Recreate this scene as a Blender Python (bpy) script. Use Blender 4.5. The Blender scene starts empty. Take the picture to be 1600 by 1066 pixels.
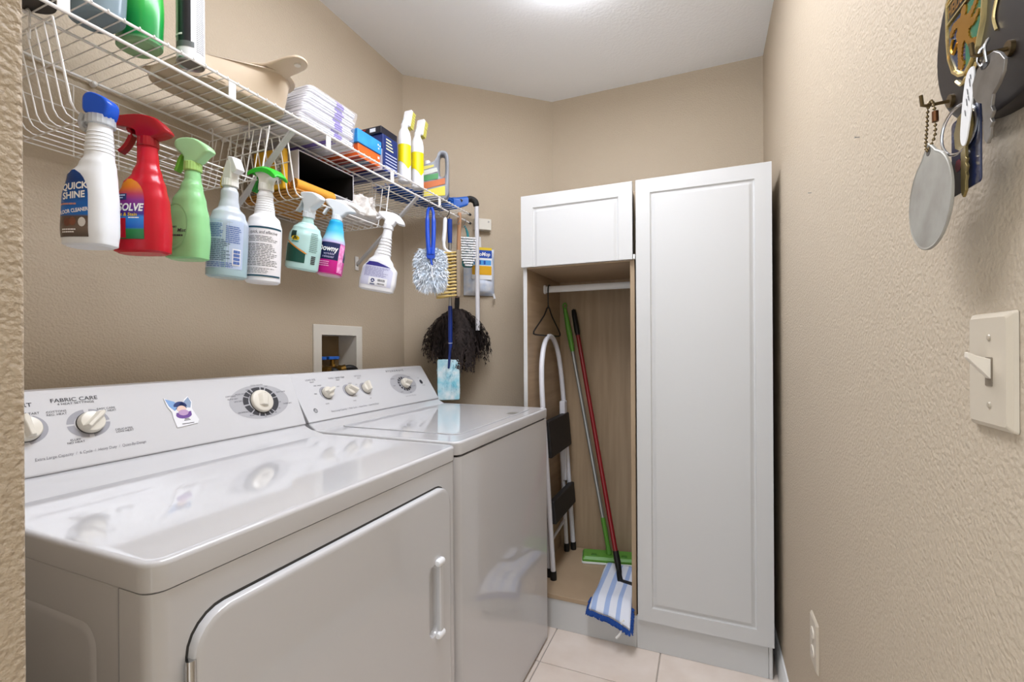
import bpy, bmesh, math, random
from mathutils import Vector, Matrix, noise

random.seed(7)
S = bpy.context.scene
C = S.collection
PI = math.pi

# ------------------------------------------------------------------ camera
H_CAM = 1.158
cam_d = bpy.data.cameras.new('camera')
cam_d.sensor_width = 36.0
cam_d.lens = 36.0 * 724.97 / 1600.0
cam_d.shift_y = 10.43 / 1600.0
cam_d.clip_start = 0.02
cam = bpy.data.objects.new('camera', cam_d)
C.objects.link(cam)
cam.matrix_world = (Matrix.Translation((0, 0, H_CAM)) @ Matrix.Rotation(math.radians(22.698), 4, 'Z')
                    @ Matrix.Rotation(PI / 2, 4, 'X') @ Matrix.Rotation(math.radians(-0.3389), 4, 'Z'))
S.camera = cam

# ------------------------------------------------------------------ world: soft light of the next room
w = bpy.data.worlds.new('world')
S.world = w
w.use_nodes = True
w.node_tree.nodes['Background'].inputs[0].default_value = (0.90, 0.955, 1.0, 1)
w.node_tree.nodes['Background'].inputs[1].default_value = 1.2

# ------------------------------------------------------------------ exposure
S.view_settings.view_transform = 'Standard'
S.view_settings.look = 'None'
S.view_settings.exposure = 0.80
S.view_settings.gamma = 1.0
S.view_settings.use_curve_mapping = False
LAMP_POWER = 13.0

# ------------------------------------------------------------------ room constants
XL, XR = -1.305, 0.2385
YB = 2.319
HC = 2.44
CA = (-1.305, 1.8105)      # angled wall: start on the left wall
CB = (-0.7357, 2.319)      # angled wall: end on the back wall

# ------------------------------------------------------------------ materials
def lin(h):
    h = h.lstrip('#')
    c = [int(h[i:i + 2], 16) / 255 for i in (0, 2, 4)]
    return tuple(x / 12.92 if x <= 0.04045 else ((x + 0.055) / 1.055) ** 2.4 for x in c) + (1.0,)

MATS = {}
def mat(name, col, rough=0.5, metal=0.0, spec=0.5, trans=0.0, ior=1.45, coat=0.0, emit=None, estr=0.0,
        noise=None, bump=None, sss=0.0, alpha=1.0):
    """noise=(scale, second colour, contrast) ; bump=(scale, strength, distance)"""
    if name in MATS:
        return MATS[name]
    m = bpy.data.materials.new(name)
    m.use_nodes = True
    nt = m.node_tree
    b = nt.nodes['Principled BSDF']
    b.inputs['Base Color'].default_value = lin(col)
    b.inputs['Roughness'].default_value = rough
    b.inputs['Metallic'].default_value = metal
    b.inputs['Specular IOR Level'].default_value = spec
    b.inputs['Transmission Weight'].default_value = trans
    b.inputs['IOR'].default_value = ior
    b.inputs['Coat Weight'].default_value = coat
    b.inputs['Coat Roughness'].default_value = 0.05
    b.inputs['Alpha'].default_value = alpha
    if sss:
        b.inputs['Subsurface Weight'].default_value = sss
        b.inputs['Subsurface Radius'].default_value = (0.01, 0.01, 0.01)
    if emit:
        b.inputs['Emission Color'].default_value = lin(emit)
        b.inputs['Emission Strength'].default_value = estr
    tc = nt.nodes.new('ShaderNodeTexCoord')
    if noise:
        n = nt.nodes.new('ShaderNodeTexNoise')
        n.inputs['Scale'].default_value = noise[0]
        n.inputs['Detail'].default_value = 5
        r = nt.nodes.new('ShaderNodeValToRGB')
        r.color_ramp.elements[0].position = 0.5 - 0.5 / noise[2]
        r.color_ramp.elements[1].position = 0.5 + 0.5 / noise[2]
        r.color_ramp.elements[0].color = lin(col)
        r.color_ramp.elements[1].color = lin(noise[1])
        nt.links.new(tc.outputs['Object'], n.inputs['Vector'])
        nt.links.new(n.outputs['Fac'], r.inputs['Fac'])
        nt.links.new(r.outputs['Color'], b.inputs['Base Color'])
    if bump:
        n = nt.nodes.new('ShaderNodeTexNoise')
        n.inputs['Scale'].default_value = bump[0]
        n.inputs['Detail'].default_value = 3
        n.inputs['Roughness'].default_value = 0.55
        p = nt.nodes.new('ShaderNodeBump')
        p.inputs['Strength'].default_value = bump[1]
        p.inputs['Distance'].default_value = bump[2]
        nt.links.new(tc.outputs['Object'], n.inputs['Vector'])
        nt.links.new(n.outputs['Fac'], p.inputs['Height'])
        nt.links.new(p.outputs['Normal'], b.inputs['Normal'])
    MATS[name] = m
    return m

def ramp_mat(name, axis, stops, rough=0.35, const=True, spec=0.5, coat=0.0):
    """printed colour bands along one local axis (metres)"""
    if name in MATS:
        return MATS[name]
    m = mat(name, '#ffffff', rough, spec=spec, coat=coat)
    nt = m.node_tree
    b = nt.nodes['Principled BSDF']
    tc = [n for n in nt.nodes if n.type == 'TEX_COORD'][0]
    sp = nt.nodes.new('ShaderNodeSeparateXYZ')
    mr = nt.nodes.new('ShaderNodeMapRange')
    lo, hi = stops[0][0], stops[-1][0]
    if hi == lo:
        hi = lo + 1
    mr.inputs['From Min'].default_value = lo
    mr.inputs['From Max'].default_value = hi
    rp = nt.nodes.new('ShaderNodeValToRGB')
    rp.color_ramp.interpolation = 'CONSTANT' if const else 'LINEAR'
    el = rp.color_ramp.elements
    while len(el) < len(stops):
        el.new(0.5)
    for e, (p, c) in zip(el, stops):
        e.position = (p - lo) / (hi - lo)
        e.color = lin(c)
    nt.links.new(tc.outputs['Object'], sp.inputs[0])
    nt.links.new(sp.outputs['XYZ'.index(axis)], mr.inputs['Value'])
    nt.links.new(mr.outputs[0], rp.inputs['Fac'])
    nt.links.new(rp.outputs['Color'], b.inputs['Base Color'])
    return m

def wall_mat(name, col, scale, strength, dist=0.002):
    """orange-peel plaster"""
    m = mat(name, col, 0.62, spec=0.28)
    nt = m.node_tree
    b = nt.nodes['Principled BSDF']
    tc = [n for n in nt.nodes if n.type == 'TEX_COORD'][0]
    n1 = nt.nodes.new('ShaderNodeTexNoise')
    n1.inputs['Scale'].default_value = scale
    n1.inputs['Detail'].default_value = 2.5
    n1.inputs['Roughness'].default_value = 0.5
    n2 = nt.nodes.new('ShaderNodeTexVoronoi')
    n2.feature = 'SMOOTH_F1'
    n2.inputs['Scale'].default_value = scale * 0.8
    mx = nt.nodes.new('ShaderNodeMath'); mx.operation = 'ADD'
    rp = nt.nodes.new('ShaderNodeMapRange')
    rp.inputs['From Min'].default_value = 0.5
    rp.inputs['From Max'].default_value = 1.25
    bp = nt.nodes.new('ShaderNodeBump')
    bp.inputs['Strength'].default_value = strength
    bp.inputs['Distance'].default_value = dist
    for n in (n1, n2):
        nt.links.new(tc.outputs['Object'], n.inputs['Vector'])
    nt.links.new(n1.outputs['Fac'], mx.inputs[0])
    nt.links.new(n2.outputs['Distance'], mx.inputs[1])
    nt.links.new(mx.outputs[0], rp.inputs['Value'])
    nt.links.new(rp.outputs[0], bp.inputs['Height'])
    nt.links.new(bp.outputs['Normal'], b.inputs['Normal'])
    return m

def wood_mat(name, c1, c2, axis_scale, rough=0.5):
    m = mat(name, c1, rough, spec=0.35)
    nt = m.node_tree
    b = nt.nodes['Principled BSDF']
    tc = [n for n in nt.nodes if n.type == 'TEX_COORD'][0]
    mp = nt.nodes.new('ShaderNodeMapping')
    mp.inputs['Scale'].default_value = axis_scale
    n = nt.nodes.new('ShaderNodeTexNoise')
    n.inputs['Scale'].default_value = 1.0
    n.inputs['Detail'].default_value = 6
    r = nt.nodes.new('ShaderNodeValToRGB')
    r.color_ramp.elements[0].position = 0.35
    r.color_ramp.elements[1].position = 0.7
    r.color_ramp.elements[0].color = lin(c1)
    r.color_ramp.elements[1].color = lin(c2)
    nt.links.new(tc.outputs['Object'], mp.inputs['Vector'])
    nt.links.new(mp.outputs['Vector'], n.inputs['Vector'])
    nt.links.new(n.outputs['Fac'], r.inputs['Fac'])
    nt.links.new(r.outputs['Color'], b.inputs['Base Color'])
    return m

M_WALL = wall_mat('painted_wall', '#baab96', 240, 0.42)
M_CEIL = wall_mat('painted_ceiling', '#f0f1f2', 120, 0.25)
M_ENAMEL = mat('white_enamel', '#c9c9cb', 0.06, spec=0.5, coat=0.4)
M_ENAMEL2 = mat('white_console', '#cdcdcf', 0.24, spec=0.4)
M_TRIM = mat('white_trim', '#e4e4e2', 0.3)
M_CAB = mat('white_thermofoil', '#c9c9c8', 0.28, spec=0.45)
M_WIRE = mat('white_coated_wire', '#e9e7e4', 0.3)
M_GREYWIRE = mat('grey_bracket_paint', '#c3c3c4', 0.35)
M_KNOB = mat('bone_plastic', '#dcd7cb', 0.28)
M_DARK = mat('dark_print', '#3b3b40', 0.5)
M_GREYP = mat('grey_print', '#9b9ba1', 0.5)
M_MIDP = mat('mid_grey_print', '#77777d', 0.5)
M_CHROME = mat('chrome', '#c9c9c9', 0.16, metal=1.0)
M_STEEL = mat('brushed_steel', '#a9a9aa', 0.32, metal=1.0)
M_BLACK = mat('black_rubber', '#141414', 0.45)
M_GAP = mat('dark_gap', '#3a3836', 0.8)
M_PLY = wood_mat('birch_melamine', '#a28c72', '#b29b80', (3, 3, 40), 0.45)
M_PLYV = wood_mat('birch_melamine_upright', '#9c866c', '#ab957a', (45, 3, 3), 0.45)
M_WHITEP = mat('white_plastic', '#e8e9ec', 0.3, spec=0.5)
M_FROST = mat('frosted_white_plastic', '#e9edf1', 0.32, spec=0.5, sss=0.25)

# ------------------------------------------------------------------ mesh helper
class MB:
    def __init__(s):
        s.v = []; s.f = []
    def add(s, vs, fs):
        o = len(s.v)
        s.v += [tuple(p) for p in vs]
        s.f += [tuple(i + o for i in f) for f in fs]
        return s
    def box(s, a, b):
        (x0, y0, z0), (x1, y1, z1) = a, b
        return s.add([(x0, y0, z0), (x1, y0, z0), (x1, y1, z0), (x0, y1, z0), (x0, y0, z1), (x1, y0, z1), (x1, y1, z1), (x0, y1, z1)],
                     [(0, 3, 2, 1), (4, 5, 6, 7), (0, 1, 5, 4), (1, 2, 6, 5), (2, 3, 7, 6), (3, 0, 4, 7)])
    def loft(s, rings, cap=True, closed=False):
        n = len(rings[0]); o = len(s.v)
        for r in rings:
            s.v += [tuple(p) for p in r]
        m = len(rings)
        for i in range(m if closed else m - 1):
            for j in range(n):
                a = o + i * n + j; b = o + i * n + (j + 1) % n
                c = o + ((i + 1) % m) * n + (j + 1) % n; d = o + ((i + 1) % m) * n + j
                s.f.append((a, b, c, d))
        if cap and not closed:
            s.f.append(tuple(o + j for j in range(n))[::-1])
            s.f.append(tuple(o + (m - 1) * n + j for j in range(n)))
        return s
    def tube(s, pts, r, n=8, closed=False):
        P = [Vector(p) for p in pts]
        R = r if isinstance(r, (list, tuple)) else [r] * len(P)
        rings = []; u = None
        m = len(P)
        for i in range(m):
            t = (P[(i + 1) % m] - P[i - 1]) if closed else (P[min(i + 1, m - 1)] - P[max(i - 1, 0)])
            if t.length < 1e-9:
                t = Vector((0, 0, 1))
            t.normalize()
            if u is None:
                u = t.orthogonal()
            u = u - t * u.dot(t)
            if u.length < 1e-6:
                u = t.orthogonal()
            u.normalize()
            v = t.cross(u)
            rings.append([P[i] + (u * math.cos(2 * PI * k / n) + v * math.sin(2 * PI * k / n)) * R[i] for k in range(n)])
        return s.loft(rings, closed=closed)
    def lathe(s, prof, c=(0, 0, 0), n=24, axis='Z'):
        rings = []
        for r, h in prof:
            ring = []
            for k in range(n):
                a = 2 * PI * k / n
                p = (r * math.cos(a), r * math.sin(a), h)
                if axis == 'X':
                    p = (h, r * math.cos(a), r * math.sin(a))
                elif axis == 'Y':
                    p = (r * math.sin(a), h, r * math.cos(a))
                ring.append((p[0] + c[0], p[1] + c[1], p[2] + c[2]))
            rings.append(ring)
        return s.loft(rings)
    def prism(s, poly, f0, f1):
        """poly: 2-D points; f0, f1 map (u,v) to 3-D on the two end faces"""
        return s.loft([[f0(u, v) for u, v in poly], [f1(u, v) for u, v in poly]])
    def map(s, fn):
        s.v = [tuple(fn(*p)) for p in s.v]
        return s
    def xform(s, M):
        s.v = [tuple(M @ Vector(p)) for p in s.v]
        return s
    def build(s, name, m, parent=None, local=False, smooth=35, bevel=0, bseg=2, subsurf=0, flip=False):
        me = bpy.data.meshes.new(name)
        off = Vector((0, 0, 0))
        if parent is not None and not local:
            r = parent
            while r.parent:
                r = r.parent
            off = Vector(r.location)
        me.from_pydata([tuple(Vector(p) - off) for p in s.v], [], s.f)
        bm = bmesh.new(); bm.from_mesh(me)
        bmesh.ops.recalc_face_normals(bm, faces=bm.faces)
        if flip:
            bmesh.ops.reverse_faces(bm, faces=bm.faces)
        bm.to_mesh(me); bm.free()
        if smooth:
            for p in me.polygons:
                p.use_smooth = True
            me.set_sharp_from_angle(angle=math.radians(smooth))
        ms = m if isinstance(m, (list, tuple)) else [m]
        for x in ms:
            me.materials.append(x)
        o = bpy.data.objects.new(name, me)
        C.objects.link(o)
        if parent is not None:
            o.parent = parent
        if bevel:
            b = o.modifiers.new('bevel', 'BEVEL'); b.width = bevel; b.segments = bseg
            b.limit_method = 'ANGLE'; b.angle_limit = math.radians(35)
        if smooth and smooth < 170 and len(s.f) < 6000:
            b = o.modifiers.new('wn', 'WEIGHTED_NORMAL'); b.keep_sharp = True
        if subsurf:
            b = o.modifiers.new('sub', 'SUBSURF'); b.levels = subsurf; b.render_levels = subsurf
        return o

def tag(o, label, cat, group=None, kind=None):
    if label: o['label'] = label
    if cat: o['category'] = cat
    if group: o['group'] = group
    if kind: o['kind'] = kind
    return o

def thing(name, label, cat, loc=(0, 0, 0), group=None, rot=(0, 0, 0)):
    o = bpy.data.objects.new(name, None)
    o.empty_display_size = 0.05
    C.objects.link(o)
    o.location = loc
    o.rotation_euler = rot
    return tag(o, label, cat, group)

def struct(o, label=None):
    o['kind'] = 'structure'
    if label: o['label'] = label
    return o

def rrect(x0, x1, y0, y1, r, n=5):
    out = []
    for cx, cy, a0 in ((x1 - r, y1 - r, 0), (x0 + r, y1 - r, PI / 2), (x0 + r, y0 + r, PI), (x1 - r, y0 + r, 1.5 * PI)):
        for k in range(n + 1):
            a = a0 + PI / 2 * k / n
            out.append((cx + r * math.cos(a), cy + r * math.sin(a)))
    return out

def ell(cx, cy, rx, ry, n=32, a0=0, a1=2 * PI):
    return [(cx + rx * math.cos(a0 + (a1 - a0) * k / n), cy + ry * math.sin(a0 + (a1 - a0) * k / n)) for k in range(n)]

def catmull(pts, sub=6, closed=False):
    P = [Vector(p) for p in pts]; out = []
    n = len(P)
    for i in range(n if closed else n - 1):
        if closed:
            a, b, c, d = P[i - 1], P[i], P[(i + 1) % n], P[(i + 2) % n]
        else:
            a, b, c, d = P[max(i - 1, 0)], P[i], P[i + 1], P[min(i + 2, n - 1)]
        for k in range(sub):
            t = k / sub
            out.append(0.5 * ((2 * b) + (c - a) * t + (2 * a - 5 * b + 4 * c - d) * t * t + (3 * b - a - 3 * c + d) * t ** 3))
    if not closed:
        out.append(P[-1])
    return out

def text2d(body, size, align='LEFT', bold=0.0, shear=0.0, sx=1.0, spacing=1.0):
    """flat lettering as 2-D vertices and faces, from the built-in font"""
    cu = bpy.data.curves.new('lettering', 'FONT')
    cu.body = body
    cu.size = size
    cu.align_x = align
    cu.align_y = 'CENTER'
    cu.offset = bold * size
    cu.shear = shear
    cu.space_character = spacing
    cu.resolution_u = 3
    ob = bpy.data.objects.new('lettering', cu)
    me = ob.to_mesh()
    vs = [(v.co.x * sx, v.co.y) for v in me.vertices]
    fs = [tuple(p.vertices) for p in me.polygons]
    ob.to_mesh_clear()
    bpy.data.objects.remove(ob)
    bpy.data.curves.remove(cu)
    return vs, fs

def plane_map(o, eu, ev, off=0.0004):
    o, eu, ev = Vector(o), Vector(eu).normalized(), Vector(ev).normalized()
    n = eu.cross(ev)
    return lambda u, v, d=0.0: o + eu * u + ev * v + n * (off + d)

def flat(mp, poly, d=0.0):
    b = MB()
    return b.add([mp(u, v, d) for u, v in poly], [tuple(range(len(poly)))])

def put_text(name, body, size, mp, u, v, m, parent, local=False, rot=0.0, **k):
    vs, fs = text2d(body, size, **k)
    c, s = math.cos(rot), math.sin(rot)
    b = MB().add([mp(u + x * c - y * s, v + x * s + y * c, 0.0002) for x, y in vs], fs)
    return b.build(name, m, parent, local=local, smooth=0)

def ring_flat(mp, cu, cv, r0, r1, a0, a1, n=12, d=0.0, sx=1.0):
    b = MB()
    vs = []
    for k in range(n + 1):
        a = a0 + (a1 - a0) * k / n
        for r in (r0, r1):
            vs.append(mp(cu + sx * r * math.cos(a), cv + r * math.sin(a), d))
    return b.add(vs, [(2 * k, 2 * k + 1, 2 * k + 3, 2 * k + 2) for k in range(n)])

# ------------------------------------------------------------------ structure
# left wall with the opening of the washer outlet box
HY0, HY1, HZ0, HZ1 = 1.297, 1.482, 1.02, 1.211
b = MB()
b.box((XL - 0.1, 0.20, 0), (XL, HY0, HC)); 
b.box((XL - 0.1, HY1, 0), (XL, CA[1] + 0.03, HC))
b.box((XL - 0.1, HY0, 0), (XL, HY1, HZ0))
b.box((XL - 0.1, HY0, HZ1), (XL, HY1, HC))
struct(b.build('wall_left', M_WALL, smooth=0))
dx, dy = CB[0] - CA[0], CB[1] - CA[1]
L = math.hypot(dx, dy); nx, ny = dy / L, -dx / L
b = MB()
rad = 0.02
ex = (dx / L, dy / L)
out = [(CA[0], CA[1]), (CB[0], CB[1]), (CB[0] - nx * 0.1, CB[1] - ny * 0.1), (CA[0] - nx * 0.1, CA[1] - ny * 0.1)]
b.prism(out, lambda u, v: (u, v, 0), lambda u, v: (u, v, HC))
struct(b.build('wall_angled', M_WALL, smooth=0))
struct(MB().box((CB[0] - 0.02, YB, 0), (XR + 0.1, YB + 0.1, HC)).build('wall_back', M_WALL, smooth=0))
struct(MB().box((XR, -1.2, 0), (XR + 0.1, YB, HC)).build('wall_right', M_WALL, smooth=0))
# the short wall end beside the camera, with a rounded corner bead
b = MB()
WX = -0.521
poly = rrect(-1.5, WX, 0.06, 0.20, 0.005, 4)
b.prism(poly, lambda u, v: (u, v, 0), lambda u, v: (u, v, HC))
struct(b.build('wall_near', wall_mat('coarse_painted_wall', '#baab96', 240, 0.7, 0.003), smooth=40))
struct(MB().box((-1.6, -1.2, HC), (XR + 0.1, YB + 0.1, HC + 0.08)).build('ceiling', M_CEIL, smooth=0))
# floor: grout bed with separate tiles
M_GROUT = mat('tile_grout', '#a99f95', 0.9)
floor = struct(MB().box((-1.6, -1.2, -0.06), (XR + 0.1, YB + 0.1, -0.003)).build('floor', M_GROUT, smooth=0))
def tile_mat():
    m = mat('beige_tile', '#dccdc0', 0.35, spec=0.4, noise=(9, '#e8dcd2', 2.2), bump=(60, 0.06, 0.002))
    return m
M_TILE = tile_mat()
TX, TY, TP, G = -0.165, 1.617, 0.4075, 0.0045
tm = None
for i in range(-3, 1):
    for j in range(-7, 2):
        x0, y0 = TX + i * TP + G / 2, TY + j * TP + G / 2
        x1, y1 = x0 + TP - G, y0 + TP - G
        x1 = min(x1, XR - 0.001); y1 = min(y1, YB - 0.001); x0 = max(x0, XL + 0.002)
        if x1 - x0 < 0.01 or y1 - y0 < 0.01:
            continue
        t = MB().box((x0, y0, -0.008), (x1, y1, 0.0)).build('tile', M_TILE, floor, bevel=0.0015, bseg=1)
# baseboard on the right wall
b = MB()
prof = [(0, 0), (-0.013, 0), (-0.013, 0.055), (-0.009, 0.072), (-0.005, 0.083), (0, 0.085)]
b.prism([(XR + u, v) for u, v in prof], lambda u, v: (u, -1.2, v), lambda u, v: (u, YB, v))
struct(b.build('baseboard_right', M_TRIM, smooth=25))

# ------------------------------------------------------------------ ceiling lamp
M_DIFF = mat('lamp_diffuser', '#ffffff', 0.4, emit='#f1f5ff', estr=LAMP_POWER)
lamp = thing('ceiling_light', 'white rectangular ceiling light fixture glowing at the top edge', 'light', (-0.385, 0.97, HC))
lx0, lx1, ly0, ly1 = -0.535, -0.235, 0.37, 1.572
MB().box((lx0 + 0.01, ly0 + 0.01, HC - 0.03), (lx1 - 0.01, ly1 - 0.01, HC - 0.0005)).build('housing', M_TRIM, lamp)
b = MB()
b.loft([[(x, y, HC - 0.03) for x, y in rrect(lx0, lx1, ly0, ly1, 0.012)],
        [(x, y, HC - 0.052) for x, y in rrect(lx0, lx1, ly0, ly1, 0.012)],
        [(x, y, HC - 0.062) for x, y in rrect(lx0 + 0.012, lx1 - 0.012, ly0 + 0.012, ly1 - 0.012, 0.01)]])
b.build('diffuser', M_DIFF, lamp)

# ------------------------------------------------------------------ laundry machines
def knob(parent, mp, u, v, r, h, ang, bar_w, bar_l, name='knob', flange=0.0):
    b = MB()
    prof = [(r * 0.98, 0.0), (r, 0.003), (r * 0.97, h * 0.55), (r * 0.88, h * 0.72), (r * 0.5, h * 0.8), (0.0005, h * 0.82)]
    b.lathe(prof, n=36)
    b.map(lambda x, y, z: mp(u + x, v + y, z))
    k = b.build(name, M_KNOB, parent, smooth=40)
    c, s = math.cos(ang), math.sin(ang)
    g = MB()
    poly = [(-bar_l * 0.75, -bar_w * 0.45), (bar_l * 0.7, -bar_w * 0.55), (bar_l, -bar_w * 0.3), (bar_l, bar_w * 0.3), (bar_l * 0.7, bar_w * 0.55), (-bar_l * 0.75, bar_w * 0.45)]
    g.loft([[(x * 1.05, y * 1.5, h * 0.5) for x, y in poly], [(x, y, h * 0.95) for x, y in poly], [(x * 0.94, y * 0.55, h * 1.35) for x, y in poly]])
    g.map(lambda x, y, z: mp(u + x * c - y * s, v + x * s + y * c, z))
    g.build('grip', M_KNOB, k, smooth=30, bevel=0.0012)
    MB().lathe([(r * 1.04, 0.0), (r * 1.04, 0.0012), (r * 0.9, 0.0014)], n=36).map(lambda x, y, z: mp(u + x, v + y, z)).build('shadow_gap', M_GAP, k)
    mk = MB().box((bar_l * 0.72, -0.0009, 0), (bar_l * 0.98, 0.0009, h * 1.3))
    mk.map(lambda x, y, z: mp(u + x * c - y * s, v + x * s + y * c, z)).build('pointer_mark', M_DARK, k, smooth=0)
    return k

def machine_top(x0, x1, y0, y1, zb, zt, crease, p0, y_in=0.02):
    """pressed steel top with a soft raised edge, sloping up to the console at the back"""
    b = MB()
    def ring(i, z, r=0.024):
        return [(x, y, z) for x, y in rrect(x0 + i, x1 - i, y0 + i, y1 - i, max(r - i, 0.004), 6)]
    b.loft([ring(0.0015, zb), ring(0.0, zb + 0.002), ring(0, zt - 0.0065), ring(0.0008, zt - 0.0030), ring(0.0026, zt - 0.0008), ring(0.005, zt), ring(0.008, zt), ring(0.011, zt - 0.0006), ring(0.016, zt - 0.0006)])
    return b

def panelled(x0, x1, z0, z1, inset, prof, sides='LRTB'):
    """grid whose depth follows a routed groove; returns (verts(u,v,d), faces)"""
    offs = [0.0] + [inset + p[0] for p in prof]
    us = sorted(set(([x0 + o for o in offs] if 'L' in sides else [x0]) + ([x1 - o for o in offs] if 'R' in sides else [x1])))
    vs = sorted(set(([z0 + o for o in offs] if 'B' in sides else [z0]) + ([z1 - o for o in offs] if 'T' in sides else [z1])))
    def depth(u, v):
        ds = []
        if 'L' in sides: ds.append(u - x0)
        if 'R' in sides: ds.append(x1 - u)
        if 'B' in sides: ds.append(v - z0)
        if 'T' in sides: ds.append(z1 - v)
        d = min(ds) - inset
        if d <= prof[0][0]: return prof[0][1]
        for (a, da), (b_, db) in zip(prof, prof[1:]):
            if d <= b_ + 1e-9:
                return da + (db - da) * (d - a) / (b_ - a)
        return prof[-1][1]
    V = [(u, v, depth(u, v)) for v in vs for u in us]
    n = len(us)
    F = [(j * n + i, j * n + i + 1, (j + 1) * n + i + 1, (j + 1) * n + i) for j in range(len(vs) - 1) for i in range(n - 1)]
    return V, F, us, vs

# ---- dryer
DX, DY0, DY1, DZ = -0.574, 0.320, 1.010, 0.917
dryer = thing('clothes_dryer', 'white front-loading clothes dryer nearest the camera with a wide control console', 'dryer', (-0.88, 0.665, 0))
MB().box((-1.19, DY0 + 0.002, 0.012), (DX - 0.055, DY1 - 0.002, 0.882)).build('body', M_ENAMEL, dryer, bevel=0.004)
b = MB()
fp = [(-0.632, DY0 + 0.001), (-0.632, DY1 - 0.001)] + [(DX - 0.02 + 0.02 * math.sin(a), DY1 - 0.021 + 0.02 * math.cos(a)) for a in [PI / 2 * k / 6 for k in range(7)]] + \
     [(DX - 0.02 + 0.02 * math.cos(a), DY0 + 0.021 - 0.02 * math.sin(a)) for a in [PI / 2 * k / 6 for k in range(7)]]
b.prism(fp, lambda u, v: (u, v, 0.012), lambda u, v: (u, v, 0.8805))
b.build('front_panel', M_ENAMEL, dryer, smooth=30)
MB().box((-0.6335, DY0 + 0.0006, 0.02), (-0.6318, DY0 + 0.004, 0.8805)).build('panel_seam', M_GREYP, dryer, smooth=0)
for y in (DY0 + 0.002,):
    for xa, xb in ((-0.95, -0.68), (-1.17, -0.985)):
        e = MB()
        o1 = rrect(xa, xb, 0.12, 0.825, 0.03); o2 = rrect(xa + 0.008, xb - 0.008, 0.128, 0.817, 0.024)
        e.loft([[(u, y - 0.0001, v) for u, v in o1], [(u, y - 0.0035, v) for u, v in o2]])
        e.build('embossed_side_panel', M_ENAMEL, dryer)
machine_top(-1.19, DX + 0.002, DY0 - 0.001, DY1 + 0.001, 0.882, DZ, 0, 0).build('top', M_ENAMEL, dryer, smooth=50)
# feet
for fx in (-1.15, -0.63):
    for fy in (DY0 + 0.05, DY1 - 0.05):
        MB().lathe([(0.02, 0.0), (0.02, 0.008), (0.012, 0.013)], (fx, fy, 0), 12).build('foot', M_BLACK, dryer)
# console
cs = [(-1.0, DZ - 0.003), (-1.0, DZ), (-1.05, 0.927), (-1.068, 0.938), (-1.070, 0.9405)]
b = MB().prism([(-0.985, DZ - 0.0045), (-1.0, DZ + 0.0005), (-1.04, 0.925), (-1.064, 0.934), (-1.072, 0.939), (-1.19, 0.939), (-1.19, DZ - 0.0045)],
               lambda u, v: (u, DY0 + 0.004, v), lambda u, v: (u, DY1 - 0.004, v))
b.build('back_ledge', M_ENAMEL, dryer, smooth=40, bevel=0.003)
b = MB().prism([(-1.070, 0.9395), (-1.069, 0.9425), (-1.130, 1.079), (-1.136, 1.0835), (-1.19, 1.0835), (-1.195, 1.078), (-1.195, 0.9395)],
               lambda u, v: (u, DY0 + 0.002, v), lambda u, v: (u, DY1 - 0.002, v))
con = b.build('console', M_ENAMEL2, dryer, smooth=25, bevel=0.007, bseg=4)
MB().prism([(-1.0715, 0.9385), (-1.0695, 0.9412), (-1.08, 0.9412), (-1.08, 0.9385)], lambda u, v: (u, DY0 + 0.004, v), lambda u, v: (u, DY1 - 0.004, v)).build('console_seam', M_GREYP, dryer, smooth=0)
sd = Vector((-0.061, 0, 0.1365)).normalized()
mp = plane_map((-1.069, 0, 0.9425), (0, 1, 0), sd, 0.0003)
K = 0.1495 / 0.1365
def vz(z): return (z - 0.9425) * K
# heat selector
cy_, cz_ = 0.512, vz(1.017)
def dial_ring(cu, cv, r0, r1, segs, m, name, sx=1.2, parent=con):
    for a0, a1 in segs:
        ring_flat(mp, cu, cv, r0, r1, math.radians(a0), math.radians(a1), 14, 0.0, sx).build(name, m, parent, smooth=0)
dial_ring(cy_, cz_, 0.019, 0.0285, [(97, 176), (184, 263), (277, 356), (4, 83)], M_GREYP, 'dial_ring')
knob(dryer, mp, cy_ + 0.002, cz_, 0.0215, 0.018, math.radians(42), 0.011, 0.024)
dial_ring(0.418, cz_ + 0.002, 0.019, 0.0285, [(-80, 60), (100, 260)], M_GREYP, 'dial_ring')
knob(dryer, mp, 0.420, cz_ + 0.002, 0.0225, 0.018, math.radians(97), 0.013, 0.024)
T = lambda *a, **k: put_text('lettering', a[0], a[1], mp, a[2], a[3], k.pop('m', M_DARK), con, **k)
T('FABRIC CARE', 0.0105, 0.499, vz(1.0635), align='CENTER', bold=0.012, sx=1.15)
T('4 HEAT SETTINGS', 0.0062, 0.500, vz(1.0565), align='CENTER', sx=1.15)
T('START', 0.0105, 0.437, vz(1.060), align='RIGHT', bold=0.012, sx=1.15)
T('START', 0.006, 0.427, vz(1.0445), align='LEFT')
for s_, u, v in (('COTTONS', 0.468, 1.044), ('REG. HEAT', 0.468, 1.039), ('EASY CARE', 0.545, 1.041), ('MED. HEAT', 0.546, 1.036),
                 ('DELICATES', 0.566, 0.998), ('LOW HEAT', 0.567, 0.9935), ('FLUFF', 0.486, 0.990), ('NO HEAT', 0.486, 0.9855)):
    T(s_, 0.0056, u, vz(v), align='CENTER', sx=1.1)
T('Extra Large Capacity  /  6 Cycle  /  Heavy Duty  /  Quiet-By-Design', 0.0080, 0.424, vz(0.9665), m=M_MIDP, shear=0.15, sx=0.80)
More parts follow.
